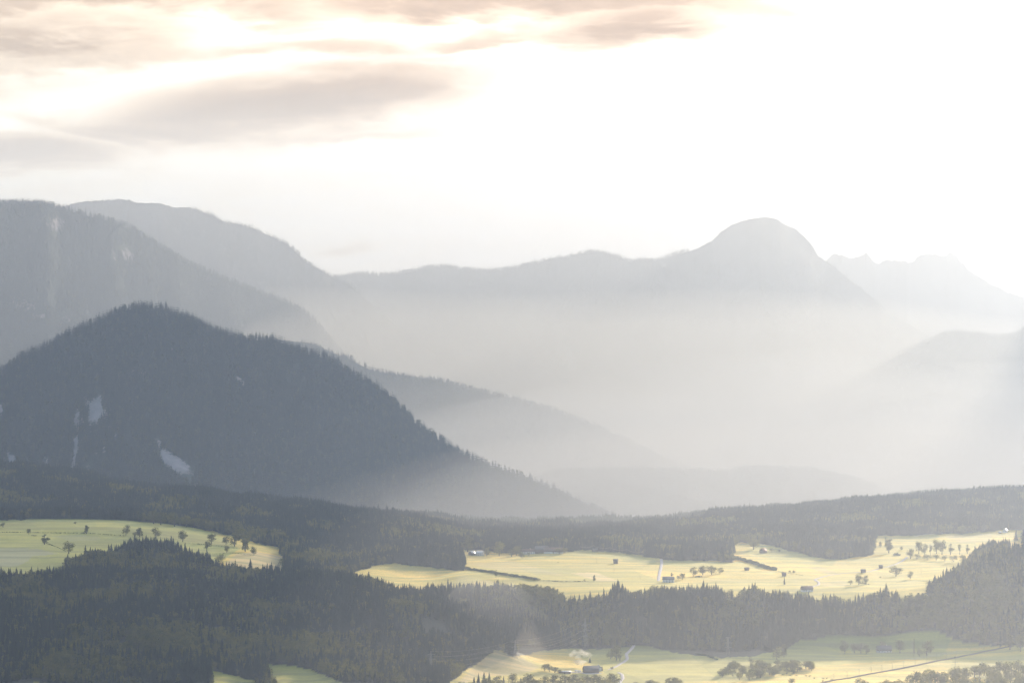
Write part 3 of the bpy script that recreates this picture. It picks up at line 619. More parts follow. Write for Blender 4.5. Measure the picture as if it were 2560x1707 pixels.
# ---------------------------------------------------------------- woods on the mountains
FS = [[], [], [], []]; FB = [[], [], [], []]
def wood_on(key, n, h0, h1, pxr, broad=.0, tmax=1.05, rockkill=.25, dens=None, tmin=0.0):
    M = MOUNTS[key]; nT, nU = M['X'].shape
    area = np.abs(np.gradient(M['X'], axis=1) * np.gradient(M['Y'], axis=0))
    w = area * (M['px'] > pxr[0]) * (M['px'] < pxr[1]) * (M['T'][:, None] <= tmax) * (M['T'][:, None] >= tmin); w = w / w.sum()
    c = rng.choice(nT * nU, n, p=w.ravel()); i, j = c // nU, c % nU; i = np.minimum(i, nT - 2); j = np.minimum(j, nU - 2)
    a, b = rng.random(n), rng.random(n)
    q = lambda A: (A[i, j] * (1 - b) + A[i, j + 1] * b) * (1 - a) + (A[i + 1, j] * (1 - b) + A[i + 1, j + 1] * b) * a
    x, y, z, rk = q(M['X']), q(M['Y']), q(M['Z']), q(M['rock'])
    k = rk + fbm(x / 30, z / 60, 3) * 1.3 < rockkill + .42
    if dens is not None: k &= rng.random(n) < dens(q(M['px']), q(M['py']), vnoise(x / 130, z / 90))
    x, y, z = x[k], y[k], z[k]; n = len(x)
    h = rng.uniform(h0, h1, n); isb_ = rng.random(n) < broad * (.4 + 1.2 * vnoise(x / 150, z / 100))
    for L_, f, ni in ((FS, ~isb_, 3), (FB, isb_, 2)):
        m_ = int(f.sum()); hh = h[f] * (1 if L_ is FS else .8); wd = hh * rng.uniform(.85, 1.35, m_)
        L_[0].append(np.stack([x[f], y[f], z[f] - .5], 1)); L_[1].append(rng.uniform(0, 6.28, m_)); L_[2].append(np.stack([wd, wd, hh], 1)); L_[3].append(rng.integers(0, ni, m_))
wood_on('A', 75000, 16, 26, (-250, 1700), .10, tmax=.99)
wood_on('B', 26000, 16, 25, (1100, 2600), .40, tmax=.99)
wood_on('C', 26000, 16, 26, (750, 1900), .25, tmax=.99)
wood_on('D', 42000, 16, 28, (-250, 1150), .08, tmax=.99, rockkill=.3)
wood_on('E', 12000, 11, 20, (-50, 1200), .05, dens=lambda a, b, nz: np.where(b > 600 + (a < 500) * 40, .8, np.where(a > 520, .75, .05)) * (nz > .35))
wood_on('E', 900, 10, 18, (-100, 620), 0, tmin=.97, tmax=1.02, dens=lambda a, b, nz: .5 * (nz > .45))
wood_on('F', 24000, 16, 30, (780, 2500), .08, dens=lambda a, b, nz: np.where((a > 1660) & (a < 2100) & (b < 660), .0, .9))
wood_on('F', 900, 18, 30, (820, 1700), 0, tmin=.985, tmax=1.01)
wood_on('D', 700, 18, 30, (-200, 160), 0, tmin=.98, tmax=1.01)
for k_, n_, h_, a_, b_ in (('A', 2600, 27, -100, 1650), ('B', 1200, 22, 1200, 2400), ('C', 1100, 24, 850, 1800), ('D', 2200, 32, -100, 900), ('E', 900, 28, 480, 900), ('F', 1500, 34, 830, 1720), ('H', 900, 30, 2250, 2650)):
    wood_on(k_, int(n_ * .45), h_ * .5, h_ * 1.2, (a_, b_), .1, tmin=.985, tmax=1.012)
wood_on('H', 16000, 18, 30, (1800, 2800), .1)
for nm, L_, coll, lb in (('mountain_spruce_forest', FS, COL_FS, 'distant spruce forest covering the hazy mountainsides'), ('mountain_broadleaf_forest', FB, COL_FB, 'distant broadleaf woods mixed on the hazy mountainsides')):
    gn_scatter(nm, np.concatenate(L_[0]), np.concatenate(L_[1]), np.concatenate(L_[2]), np.concatenate(L_[3]), coll, lb)

# ---------------------------------------------------------------- materials for built things
M_wall = plain('whitewashed_wall', (.66, .63, .58), .85, nscale=.6, var=.08)
M_timber = plain('weathered_timber', (.13, .095, .07), .85, nscale=2.5, var=.3)
M_tile = plain('brown_roof_tiles', (.13, .09, .075), .9, nscale=1.5, var=.25, spec=.1)
M_red = plain('red_roof_tiles', (.34, .15, .10), .7, nscale=1.5, var=.2)
M_tin = plain('pale_metal_roof', (.62, .62, .62), .32, metal=.6, nscale=.8, var=.1)
M_slate = plain('grey_roof_slate', (.13, .13, .135), .85, nscale=1.5, var=.2, spec=.1)
M_glass = plain('window_glass', (.05, .06, .07), .15, nscale=1, var=.1, spec=.8)
M_steel = plain('galvanised_steel', (.26, .25, .25), .8, nscale=.5, var=.1, spec=.15)
M_wire = plain('aluminium_wire', (.50, .46, .42), .8, nscale=.05, var=.05, spec=.1)
M_gravel = plain('pale_gravel', (.56, .49, .45), .9, nscale=.4, var=.15)
M_ballast = plain('railway_ballast', (.15, .11, .10), .95, nscale=.5, var=.2, spec=.05)
M_van = plain('white_van_paint', (.8, .8, .8), .3, nscale=.5, var=.03, spec=.5)
M_rubber = plain('tyre_rubber', (.03, .03, .03), .8)
M_hedge = foliage('hedge_leaves', (.025, .045, .018), (.06, .085, .03), .25)
LF, PL, VA = (4480, 5290), (4575, 6330), (3700, 4470)     # left field, plateau, valley floor

# ---------------------------------------------------------------- roads and tracks
def ribbon(name, pts, width, lay, mat, lift=.25, label=None):
    W = [hit(px, py, *lay)[:2] for px, py in pts]; A = np.array(W); d = np.concatenate([[0], np.cumsum(np.hypot(*np.diff(A, axis=0).T))])
    n = max(8, int(d[-1] / 6)); t = np.linspace(0, d[-1], n); x = pchip(d, A[:, 0], t); y = pchip(d, A[:, 1], t)
    tx, ty = np.gradient(x), np.gradient(y); l = np.hypot(tx, ty) + 1e-9; nx, ny = -ty / l, tx / l; V = []
    for s in (-.5, -.17, .17, .5):
        X = x + nx * s * width; Yy = y + ny * s * width; z = np.maximum(terr(X, Yy), terr(x, y) - .1) + lift; V.append(np.stack([X, Yy, z], 1))
    V.append(V[3] - [0, 0, 1.2]); V.insert(0, V[0] - [0, 0, 1.2])
    V = np.stack(V, 1).reshape(-1, 3)
    o = link(name, mesh_np(name, V, grid_faces(n, 6)[:, ::-1], [mat], True)); tag(o, label, kind='structure'); return x, y
ribbon('road', [(1653, 1397), (1654, 1405), (1652, 1420), (1648, 1438), (1646, 1452)], 5.5, PL, M_gravel)
ribbon('road', [(2010, 1474), (2032, 1466), (2047, 1459), (2045, 1454), (2038, 1450), (2045, 1445), (2062, 1440), (2085, 1436), (2110, 1433), (2150, 1430), (2176, 1427), (2200, 1420), (2225, 1415), (2243, 1408), (2258, 1400), (2268, 1392)], 4.8, PL, M_gravel)
ribbon('road', [(1586, 1611), (1575, 1625), (1566, 1636), (1568, 1644), (1562, 1652), (1548, 1661), (1533, 1669), (1522, 1674)], 5.0, VA, M_gravel)
ribbon('road', [(1545, 1680), (1555, 1686), (1557, 1694), (1552, 1702), (1546, 1714)], 5.0, VA, M_gravel)
ribbon('path', [(2285, 1341), (2311, 1336), (2335, 1334)], 4.0, PL, M_gravel)
ribbon('yard', [(1404, 1679), (1440, 1680), (1475, 1684), (1500, 1682)], 9.0, VA, M_gravel)
RX, RY = ribbon('railway', [(2030, 1716), (2060, 1706), (2100, 1698), (2150, 1689), (2200, 1680), (2260, 1669), (2310, 1659), (2360, 1649), (2414, 1638), (2460, 1629), (2500, 1621), (2530, 1615)], 5.0, VA, M_ballast, .9)
for off in (-.75, .75):
    mb = MB()
    tx, ty = np.gradient(RX), np.gradient(RY); l = np.hypot(tx, ty)
    X = RX - ty / l * off; Yy = RY + tx / l * off; Z_ = terr(RX, RY) + 1.05
    for k in range(len(X) - 1): mb.tube((X[k], Yy[k], Z_[k]), (X[k + 1], Yy[k + 1], Z_[k + 1]), .045, n=4)
    tag(mb.build('rail', M_slate), kind='structure')

# ---------------------------------------------------------------- lone trees and shrubs
PARTS = {}
for kd, seeds in (('round', (101, 102, 103)), ('tall', (104, 105)), ('wide', (106, 107)), ('bush', (108, 109, 110)), ('sparse', (111, 112))):
    PARTS[kd] = []
    for s in seeds:
        V, Fc, mb = broad_parts(s, kd, 620 if kd != 'sparse' else 260, .030); A = np.array(V)
        PARTS[kd].append((mesh_np('crown', V, Fc, [M_leaf]), mb.mesh('trunk', M_bark), float(np.percentile(np.abs(A[:, 0]), 98)) * 2, float(A[:, 2].max())))
def spruce_parts(s):
    m_ = spruce_mesh('crown', s, 12, 10, .17, trunk=False); mb = MB(); mb.tube((0, 0, -.03), (0, 0, .92), .014, .002, 6)
    return (m_, mb.mesh('trunk', M_bark), .36, 1.0)
PARTS['spruce'] = [spruce_parts(s) for s in (120, 121)]
_n = [0]
def lone(px, py, h, w, kd, label, lay, name=None, cat='tree', group=None, pos=None):
    """tree at photo pixel (px, py = foot), h and w in photo pixels"""
    _n[0] += 1; cm_, tm, w0, h0 = PARTS[kd][_n[0] % len(PARTS[kd])]
    x, y, z = pos or hit(px, py, *lay); H = h * y / F; W = w * y / F
    name = name or {'bush': 'shrub', 'spruce': 'spruce_tree'}.get(kd, 'broadleaf_tree')
    r = empty(name, (x, y, z - .2), rng.uniform(0, 6.28)); tag(r, label, 'shrub' if kd == 'bush' and cat == 'tree' else cat, group)
    for nm, m_ in (('crown', cm_), ('trunk', tm)):
        o = link(nm, m_, r); o.scale = (W / w0, W / w0, H / h0)
    return r
L_ = lone
L_(72, 1335, 15, 13, 'round', 'small round tree standing alone on the dark bank, leftmost in the left field', LF)
L_(111, 1360, 26, 20, 'sparse', 'ragged dark tree below the bank in the left field', LF)
L_(111, 1361, 13, 19, 'bush', 'dark shrub around the foot of the ragged tree in the left field', LF)
L_(216, 1334, 22, 12, 'tall', 'slender tree on the bank in the middle of the left field', LF)
L_(315, 1337, 26, 22, 'round', 'round-headed tree with a clear trunk on the bank above the wood edge', LF)
L_(349, 1342, 24, 17, 'tall', 'dark narrow tree at the wood edge, right of the round-headed tree', LF)
L_(338, 1342, 14, 12, 'round', 'low bluish tree touching the left side of the dark narrow tree', LF)
L_(390, 1345, 28, 25, 'round', 'broad tree at the wood edge in the middle of the left field', LF)
L_(457, 1354, 30, 23, 'round', 'tree with a full oval crown right of the wood tip in the left field', LF)
L_(529, 1359, 27, 20, 'round', 'dark egg-shaped tree on the slope right of the wood tip', LF)
L_(517, 1380, 28, 25, 'sparse', 'open-crowned tree just below the dark egg-shaped tree', LF)
L_(565, 1361, 22, 19, 'round', 'small round tree left of the tall tree group by the field edge', LF)
L_(567, 1382, 21, 13, 'round', 'little narrow tree below the small round tree on the slope', LF)
L_(586, 1365, 35, 21, 'tall', 'tall tree at the left of the group by the right field edge', LF)
L_(608, 1366, 46, 36, 'wide', 'largest broad tree in the group by the right field edge', LF)
L_(613, 1378, 34, 20, 'tall', 'tree in front of the largest broad tree by the right field edge', LF)
L_(635, 1387, 23, 18, 'round', 'small tree on bright grass right of the largest broad tree', LF)
L_(553, 1411, 28, 36, 'bush', 'wide rounded bush between the wood and the tan field corner', LF)
L_(188, 1310, 7, 10, 'bush', 'tiny dark shrub on the upper rim of the left field', LF)
L_(84, 1340, 4, 14, 'bush', 'flat dark shrub lying just below the bank in the left field', LF)
L_(8, 1318, 14, 17, 'bush', 'pale green shrub at the far left rim of the field', LF)
L_(172, 1384, 32, 24, 'round', 'dark round tree at the left corner of the wood in the field', LF)
for px, py, h, w, lb in [(362, 1300, 20, 22, 'leftmost low tree'), (384, 1309, 34, 30, 'tall pale green tree'), (402, 1312, 36, 32, 'tallest rounded tree'), (436, 1316, 38, 34, 'broad rounded tree'), (466, 1317, 32, 24, 'narrow tree'), (486, 1319, 24, 24, 'rightmost low tree')]:
    L_(px, py, h, w, 'round', lb + ' of the broadleaf clump on the upper rim of the left field', LF, group='clump on the field rim')
# centre of the plateau
L_(1146, 1381, 30, 15, 'tall', 'narrow tree left of the white-roofed farm', PL)
L_(1169, 1379, 44, 24, 'tall', 'tall narrow tree behind the white-roofed farm', PL)
L_(1217, 1389, 23, 17, 'tall', 'small pointed tree right beside the white-roofed farmhouse', PL)
L_(1248, 1389, 38, 32, 'round', 'big sunlit tree standing alone between the two farms', PL)
L_(1279, 1391, 21, 22, 'round', 'left tree of the orchard beside the long farmhouse', PL)
L_(1291, 1388, 26, 20, 'round', 'tallest orchard tree beside the long farmhouse', PL)
L_(1305, 1395, 18, 17, 'round', 'dark small orchard tree in front of the long farmhouse', PL)
L_(1322, 1389, 10, 16, 'bush', 'low shrub before the white wall of the long farmhouse', PL)
L_(1398, 1384, 16, 20, 'round', 'rounded bush tree at the left of the pair beside the big barn', PL)
L_(1412, 1382, 14, 18, 'round', 'rounded bush tree at the right of the pair beside the big barn', PL)
L_(1166, 1423, 9, 8, 'bush', 'small shrub at the left end of the dark hedge bank', PL)
L_(1240, 1443, 20, 10, 'sparse', 'thin young tree in front of the dark hedge bank', PL)
L_(1485, 1453, 17, 9, 'tall', 'slender upright tree alone in the pink field strip', PL)
L_(1461, 1452, 6, 7, 'bush', 'tiny shrub left of the slender upright tree', PL)
L_(1395, 1407, 3, 5, 'bush', 'tiny dark shrub at the far left end of the field barn shadow', PL)
L_(1679, 1442, 12, 9, 'sparse', 'little tree behind the grey farmhouse roof', PL)
L_(1696, 1448, 11, 10, 'round', 'left small tree right of the grey farmhouse roof', PL)
L_(1706, 1448, 17, 15, 'round', 'right small tree right of the grey farmhouse roof', PL)
L_(1733, 1440, 24, 22, 'round', 'sharply rounded tree at the left end of the copse in the meadow', PL)
L_(1757, 1437, 24, 24, 'round', 'second tree from the left in the copse in the meadow', PL)
L_(1779, 1436, 23, 24, 'round', 'third tree from the left in the copse in the meadow', PL)
L_(1800, 1433, 16, 18, 'round', 'small round tree at the right end of the copse in the meadow', PL)
L_(1884, 1373, 29, 29, 'round', 'cone-headed tree beside the red-roofed hut', PL)
L_(1930, 1379, 10, 20, 'bush', 'dark bush right of the red-roofed hut', PL)
L_(1948, 1380, 8, 14, 'bush', 'small bush farther right of the red-roofed hut', PL)
L_(1974, 1433, 9, 9, 'bush', 'left one of two round shrubs at the field corner', PL)
L_(1985, 1434, 10, 11, 'bush', 'right one of two round shrubs at the field corner', PL)
L_(1961, 1461, 23, 7, 'spruce', 'thin dark spruce standing alone in front of the small barn', PL)
L_(2127, 1461, 13, 21, 'bush', 'dark shrub at the left of the tree group below the track', PL)
L_(2147, 1461, 26, 20, 'round', 'left tree of the tree group below the track', PL)
L_(2162, 1460, 24, 18, 'round', 'right tree of the tree group below the track', PL)
L_(2201, 1444, 5, 8, 'bush', 'little shrub alone in the bright grass below the track', PL)
L_(2240, 1440, 26, 28, 'round', 'round shade tree in the bright meadow right of the track', PL)
L_(2276, 1447, 21, 16, 'round', 'smaller upright tree right of the round shade tree', PL)
L_(2222, 1382, 40, 21, 'tall', 'tall oval tree at the corner of the wood lobe', PL)
L_(2201, 1367, 15, 9, 'tall', 'small narrow tree between the wood lobe and the tall oval tree', PL)
L_(2253, 1375, 10, 9, 'round', 'small ball-shaped tree alone in the bright meadow', PL)
L_(2276, 1396, 27, 19, 'round', 'leafy tree where the track meets the tree row', PL)
L_(2297, 1384, 33, 20, 'round', 'left tree of the dark pair at the meadow tree row', PL)
L_(2312, 1387, 30, 20, 'round', 'right tree of the dark pair at the meadow tree row', PL)
L_(2341, 1384, 38, 19, 'round', 'left one of the two tall round-headed trees in the meadow tree row', PL)
L_(2355, 1386, 38, 19, 'round', 'right one of the two tall round-headed trees in the meadow tree row', PL)
L_(2326, 1388, 28, 12, 'sparse', 'thin tree between the dark pair and the round-headed pair', PL)
L_(2376, 1386, 28, 18, 'sparse', 'first thin-crowned tree right of the round-headed pair', PL)
L_(2399, 1386, 27, 14, 'sparse', 'second thin-crowned tree right of the round-headed pair', PL)
L_(2418, 1384, 24, 14, 'sparse', 'third thin-crowned tree next to the wooded spur', PL)
for px, py, h, w, lb in [(2292, 1397, 14, 22, 'first'), (2318, 1399, 15, 24, 'second'), (2340, 1400, 17, 22, 'third'), (2362, 1402, 16, 22, 'fourth'), (2384, 1404, 18, 24, 'fifth'), (2406, 1404, 20, 24, 'sixth')]:
    L_(px, py, h, w, 'bush', lb + ' bush from the left along the hedgerow under the meadow tree row', PL, group='hedgerow bushes')
L_(2540, 1352, 30, 15, 'spruce', 'dark spruce alone on pale ground at the far right edge', PL)
for px, py, h, w, lb in [(2165, 1338, 26, 18, 'left'), (2180, 1337, 24, 18, 'right')]:
    L_(px, py, h, w, 'round', 'sunlit round tree, %s of two in front of the back wood' % lb, (5200, 6330), group='sunlit pair')
L_(2073, 1398, 28, 23, 'round', 'rounded sunlit tree at the foot of the middle wood lobe', PL)
# valley floor
L_(1541, 1650, 42, 26, 'round', 'tall tree on the slope beside the winding valley road', VA)
L_(1527, 1646, 26, 24, 'round', 'smaller tree left of the tall tree beside the winding road', VA)
L_(1550, 1652, 24, 24, 'bush', 'bush between the tall tree and the winding road', VA)
L_(1530, 1675, 11, 9, 'bush', 'small dark shrub beside the winding road near the sawmill', VA)
L_(1505, 1676, 14, 7, 'spruce', 'small spruce right of the sawmill gable', VA)
L_(1475, 1656, 16, 9, 'spruce', 'dark spruce just behind the sawmill', VA)
for px, py, h, w, lb in [(1362, 1676, 18, 20, 'first'), (1374, 1678, 20, 22, 'second'), (1387, 1681, 16, 18, 'third'), (1398, 1682, 10, 12, 'fourth')]:
    L_(px, py, h, w, 'sparse' if w > 30 else 'round', lb + ' dark tree from the left beside the sunlit knoll', VA, group='trees by the knoll')
L_(1942, 1649, 36, 28, 'round', 'bigger one of two sunlit trees above the thicket', VA)
L_(1960, 1642, 34, 16, 'tall', 'slim one of two sunlit trees above the thicket', VA)
L_(1979, 1712, 18, 19, 'round', 'round tree cut by the bottom edge beside the shrub row', VA)
for px, py, h, w, lb in [(2112, 1634, 36, 26, 'leftmost tree'), (2136, 1632, 26, 20, 'second tree'), (2152, 1632, 28, 22, 'third tree'), (2166, 1634, 24, 18, 'fourth tree')]:
    L_(px, py, h, w, 'round', lb + ' of the row left of the shaded valley farmhouse', VA, group='row by the valley farmhouse')
L_(2207, 1626, 26, 18, 'round', 'tree in front of the shaded valley farmhouse', VA)
L_(2250, 1632, 35, 25, 'round', 'rounded tree right of the shaded valley farmhouse', VA)
L_(2317, 1638, 40, 32, 'round', 'big rounded tree standing at the edge of the sunlit strip', VA)
L_(2298, 1640, 22, 22, 'bush', 'leafy bush at the left foot of the big rounded tree', VA)
L_(2285, 1640, 46, 6, 'tall', 'very thin pale poplar left of the big rounded tree', VA)
L_(2525, 1624, 42, 26, 'tall', 'bright-edged tree where the railway goes behind the wood', VA)
L_(2551, 1628, 44, 30, 'round', 'large sunlit tree at the right edge above the railway', VA)
for px, py, h, w, lb in [(1957, 1687, 3, 8, 'first'), (1976, 1689, 3, 9, 'second'), (1992, 1689, 3, 12, 'third'), (2015, 1690, 4, 9, 'fourth'), (2025, 1691, 5, 8, 'fifth'), (2036, 1696, 4, 9, 'sixth'), (2058, 1697, 5, 8, 'seventh'), (2067, 1697, 5, 7, 'eighth'), (2080, 1698, 3, 12, 'ninth'), (2057, 1706, 8, 5, 'tenth'), (2064, 1705, 4, 6, 'eleventh')]:
    L_(px, py, h, w, 'bush', lb + ' low shrub from the left in the row across the sunlit strip', VA, group='low shrub row')
def by_top(px, top, H, W, kd, label, group, dy=0):
    Y = 4000.0
    for _ in range(4): z = float(terr((px - 1280) / F * Y, Y)); Y = (CAMZ - z - H) * F / (top - 853.5)
    x = (px - 1280) / F * Y; return lone(0, 0, H * F / Y, W * F / Y, kd, label, None, group=group, pos=(x, Y, float(terr(x, Y))))
g1 = 'tree belt along the bottom edge at centre'
for px, top, k in [(1160, 1700, 's'), (1185, 1688, 's'), (1196, 1680, 's'), (1210, 1677, 's'), (1223, 1676, 's'), (1242, 1687, 'b'), (1259, 1686, 's'), (1281, 1681, 'b'), (1302, 1690, 's'), (1320, 1681, 'b'), (1337, 1695, 'b'), (1358, 1687, 'b'), (1383, 1683, 'b'), (1412, 1683, 'b'), (1432, 1680, 'b'),
                   (1450, 1690, 'b'), (1468, 1686, 'b'), (1484, 1682, 'b'), (1500, 1686, 'b'), (1512, 1694, 'b'), (1523, 1679, 'b'), (1537, 1683, 'b')]:
    by_top(px, top, rng.uniform(15, 19), rng.uniform(7, 8) if k == 's' else rng.uniform(13, 17), 'spruce' if k == 's' else 'round', ('dark spruce' if k == 's' else 'round broadleaf tree') + ' in the ' + g1, g1)
for k in range(16):
    px = rng.uniform(1130, 1542); by_top(px, rng.uniform(1692, 1712), rng.uniform(13, 17), rng.uniform(11, 15), 'round', 'round broadleaf tree in the ' + g1, g1)
g3 = 'small group right of the road on the bottom edge'
for px, top in [(1594, 1702), (1622, 1697), (1634, 1698), (1672, 1692), (1684, 1690), (1696, 1694)]: by_top(px, top, 14, 13, 'round', 'round tree in the ' + g3, g3)
g2 = 'dense riverside tree belt at the bottom right corner'
for px, top in [(2150, 1693), (2163, 1696), (2209, 1699), (2221, 1697), (2238, 1700), (2253, 1696), (2273, 1683), (2289, 1675), (2303, 1678), (2315, 1671), (2327, 1671), (2344, 1676), (2362, 1676), (2381, 1668), (2394, 1664), (2406, 1668), (2417, 1665), (2436, 1660), (2448, 1662), (2460, 1653), (2473, 1660), (2485, 1660), (2500, 1650), (2514, 1653), (2529, 1651), (2546, 1648), (2557, 1658), (2575, 1650), (2600, 1645)]:
    by_top(px, top, rng.uniform(17, 21), rng.uniform(13, 17), 'round', 'leafy tree in the ' + g2, g2)
for k in range(62):
    px = rng.uniform(2140, 2600); t0 = np.interp(px, [2140, 2260, 2290, 2400, 2560, 2640], [1700, 1694, 1682, 1674, 1660, 1655])
    by_top(px, t0 + 4 + rng.random() * 48, rng.uniform(14, 19), rng.uniform(11, 16), 'round', 'leafy tree in the ' + g2, g2)
by_top(2439, 1691, 17, 8, 'spruce', 'dark pointed spruce in front of the bottom right tree belt', None)
g4 = 'bushy thicket between the shaded meadow and the sunlit strip'
for poly, n, hh in (([(1802, 1694), (1812, 1680), (1840, 1668), (1880, 1662), (1945, 1666), (1948, 1682), (1940, 1692), (1880, 1700), (1850, 1703)], 42, (8, 14)), ([(1945, 1672), (1962, 1664), (1990, 1660), (2020, 1666), (2040, 1676), (2030, 1681), (1955, 1687)], 22, (8, 12)), ([(1812, 1660), (1850, 1660), (1850, 1668), (1812, 1664)], 4, (4, 7))):
    A = np.array(poly); k = 0
    while k < n:
        px, py = rng.uniform(A[:, 0].min(), A[:, 0].max()), rng.uniform(A[:, 1].min(), A[:, 1].max())
        if not in_poly(poly, px, py): continue
        k += 1; h = rng.uniform(*hh) * F / 4150; L_(px, py, h, h * rng.uniform(.9, 1.3), 'round' if rng.random() < .6 else 'bush', 'rounded tree in the ' + g4, VA, name='broadleaf_tree', cat='broadleaf', group=g4)

# ---------------------------------------------------------------- hedges
def hedge(pts, h, w, lay, label, n_per_m=1.6):
    W = np.array([hit(px, py, *lay)[:2] for px, py in pts]); d = np.concatenate([[0], np.cumsum(np.hypot(*np.diff(W, axis=0).T))]); r = random.Random(int(d[-1]))
    V, Fc, M = [], [], []; x0, y0 = W[0]; z0 = float(terr(x0, y0)); B = []
    for k in range(int(d[-1] * n_per_m / 2)):
        s = r.uniform(0, d[-1]); x = np.interp(s, d, W[:, 0]) + r.uniform(-.4, .4) * w; y = np.interp(s, d, W[:, 1]) + r.uniform(-.4, .4) * w
        hh = h * (.55 + .5 * float(vnoise(np.array(s / 9), np.array(3.3)))) * (1 if 4 < s < d[-1] - 4 else .6)
        B.append((x - x0, y - y0, float(terr(x, y)) - z0 + hh * .45, hh * .55, 1.0))
    leaf_quads(r, len(B) * 26, B, h * .17, V, Fc, M)
    tag(link('hedge', mesh_np('hedge', V, Fc, [M_hedge]), None, (x0, y0, z0)), label, 'hedge')
hedge([(1160, 1421), (1200, 1428), (1245, 1435), (1290, 1442), (1330, 1448), (1352, 1451)], 5, 4, PL, 'long dark hedge bank slanting across the bright meadow')
hedge([(1352, 1451), (1400, 1454), (1440, 1454), (1472, 1453)], 1.8, 2, PL, 'thin low hedge continuing the dark bank to the right')
hedge([(1828, 1395), (1855, 1400), (1880, 1408), (1905, 1417), (1925, 1423), (1940, 1426)], 6.5, 7, PL, 'thick dark hedge running down from the corner of the wood')
hedge([(1940, 1427), (1956, 1430), (1972, 1433), (2010, 1438)], 1.2, 1.5, PL, 'thin hedge line from the thick hedge past the two shrubs')
hedge([(2235, 1387), (2250, 1388)], 6.5, 6, PL, 'short blocky hedge by the tall oval tree')
hedge([(1735, 1442), (1750, 1442), (1755, 1441)], 3, 3, PL, 'short pale hedge below the copse')
hedge([(0, 1330), (60, 1331), (110, 1332), (160, 1332), (210, 1333), (260, 1336), (318, 1340)], 1.5, 4, LF, 'dark weedy bank running across the left field')
hedge([(118, 1358), (150, 1371), (165, 1378)], 1.2, 2, LF, 'faint weedy strip from the ragged tree to the wood corner')
hedge([(462, 1357), (500, 1360), (540, 1364), (600, 1371)], 1.2, 2.5, LF, 'weedy edge line under the trees on the right of the left field')
hedge([(530, 1384), (580, 1382), (640, 1390)], 1.0, 2, LF, 'lower weedy edge line at the tan corner of the left field')
hedge([(1740, 1634), (1762, 1639), (1780, 1645), (1796, 1650)], 3.5, 4, VA, 'dark hedge on the shaded meadow at the foot of the wooded slope')
hedge([(2140, 1456), (2160, 1459), (2175, 1461)], 2, 3, PL, 'low brush under the tree group below the track')
hedge([(2240, 1456), (2290, 1449), (2330, 1453)], .9, 1.2, PL, 'thin fence-line hedge right of the shade tree')

# ---------------------------------------------------------------- buildings
def gable(mb, w, d, h0, h1, over=.6, t=.35):
    """roof slabs, ridge along x"""
    W, D = w / 2 + over, d / 2 + over; s = (h1 - h0) / (d / 2); e = h0 - over * s
    for sg in (-1, 1):
        V = [(-W, sg * D, e), (W, sg * D, e), (W, 0, h1), (-W, 0, h1)]; V += [(x, y, z + t) for x, y, z in V]
        mb.add(V, [(0, 1, 2, 3), (7, 6, 5, 4), (0, 4, 5, 1), (1, 5, 6, 2), (2, 6, 7, 3), (3, 7, 4, 0)])
def house(px, py, w, d, h0, h1, rz, wall, roof, label, lay, name='farmhouse', cat='house', win=True, base=None, chim=True, upper=None):
    x, y, z = hit(px, py, *lay); r = empty(name, (x, y, z), rz); tag(r, label, cat)
    mb = MB(); hs = h0 if upper is None else h0 * .5
    mb.box(-w/2, w/2, -d/2, d/2, -2, hs)
    if upper is None: mb.add([(-w/2, -d/2, h0), (-w/2, d/2, h0), (-w/2, 0, h1 - .1)], [(0, 1, 2)]); mb.add([(w/2, -d/2, h0), (w/2, d/2, h0), (w/2, 0, h1 - .1)], [(0, 2, 1)])
    wl = mb.build('wall', wall, r)
    if upper is not None:
        mb = MB(); mb.box(-w/2 - .1, w/2 + .1, -d/2 - .1, d/2 + .1, hs, h0); mb.add([(-w/2, -d/2, h0), (-w/2, d/2, h0), (-w/2, 0, h1 - .1)], [(0, 1, 2)]); mb.add([(w/2, -d/2, h0), (w/2, d/2, h0), (w/2, 0, h1 - .1)], [(0, 2, 1)])
        mb.build('upper_wall', upper, r)
    mb = MB(); gable(mb, w, d, h0, h1); ro = mb.build('roof', roof, r)
    if chim: mb = MB(); mb.box(w*.15, w*.15 + .9, -.5, .5, h1 - 1.2, h1 + 1.4); mb.build('chimney', M_wall, ro)
    if win:
        n = max(2, int(w / 4))
        for fl in ([1.2, 3.9] if h0 > 5 else [1.2]):
            for k in range(n):
                cx = -w/2 + (k + .5) * w / n
                if k == n // 2 and fl < 2:
                    MB().box(cx - .6, cx + .6, -d/2 - .18, -d/2 - .02, 0, 2.2).build('door', M_timber, r); continue
                f = MB().box(cx - .7, cx + .7, -d/2 - .2, -d/2 - .12, fl - .1, fl + 1.5).build('window', M_wall if upper is not None and fl > 2 else M_timber, r)
                MB().box(cx - .55, cx + .55, -d/2 - .26, -d/2 - .205, fl + .05, fl + 1.35).build('pane', M_glass, f)
    else:
        MB().box(-1.3, 1.3, -d/2 - .15, -d/2 - .02, 0, min(3, h0 - .3)).build('door', M_timber, r)
    return r
house(1180, 1387, 11, 9, 4.6, 8.0, .9, M_timber, M_tin, 'left house of the small farm with a gleaming pale roof', PL, chim=False)
house(1200, 1388, 14, 10, 5.2, 9.0, -.5, M_wall, M_tin, 'right house of the small farm with white walls and a gleaming roof', PL)
house(1191, 1387, 7, 6, 3, 5, .2, M_timber, M_tile, 'low timber shed squeezed between the two gleaming-roofed houses', PL, name='shed', cat='shed', win=False, chim=False)
house(1320, 1385, 25, 11, 5.6, 10, .08, M_wall, M_tile, 'long white farmhouse with a brown roof beside the orchard', PL)
house(1354, 1381, 25, 14, 6.5, 12.5, .15, M_timber, M_slate, 'tall dark timber barn with a grey roof between the farm buildings', PL, name='barn', cat='barn', win=False, chim=False)
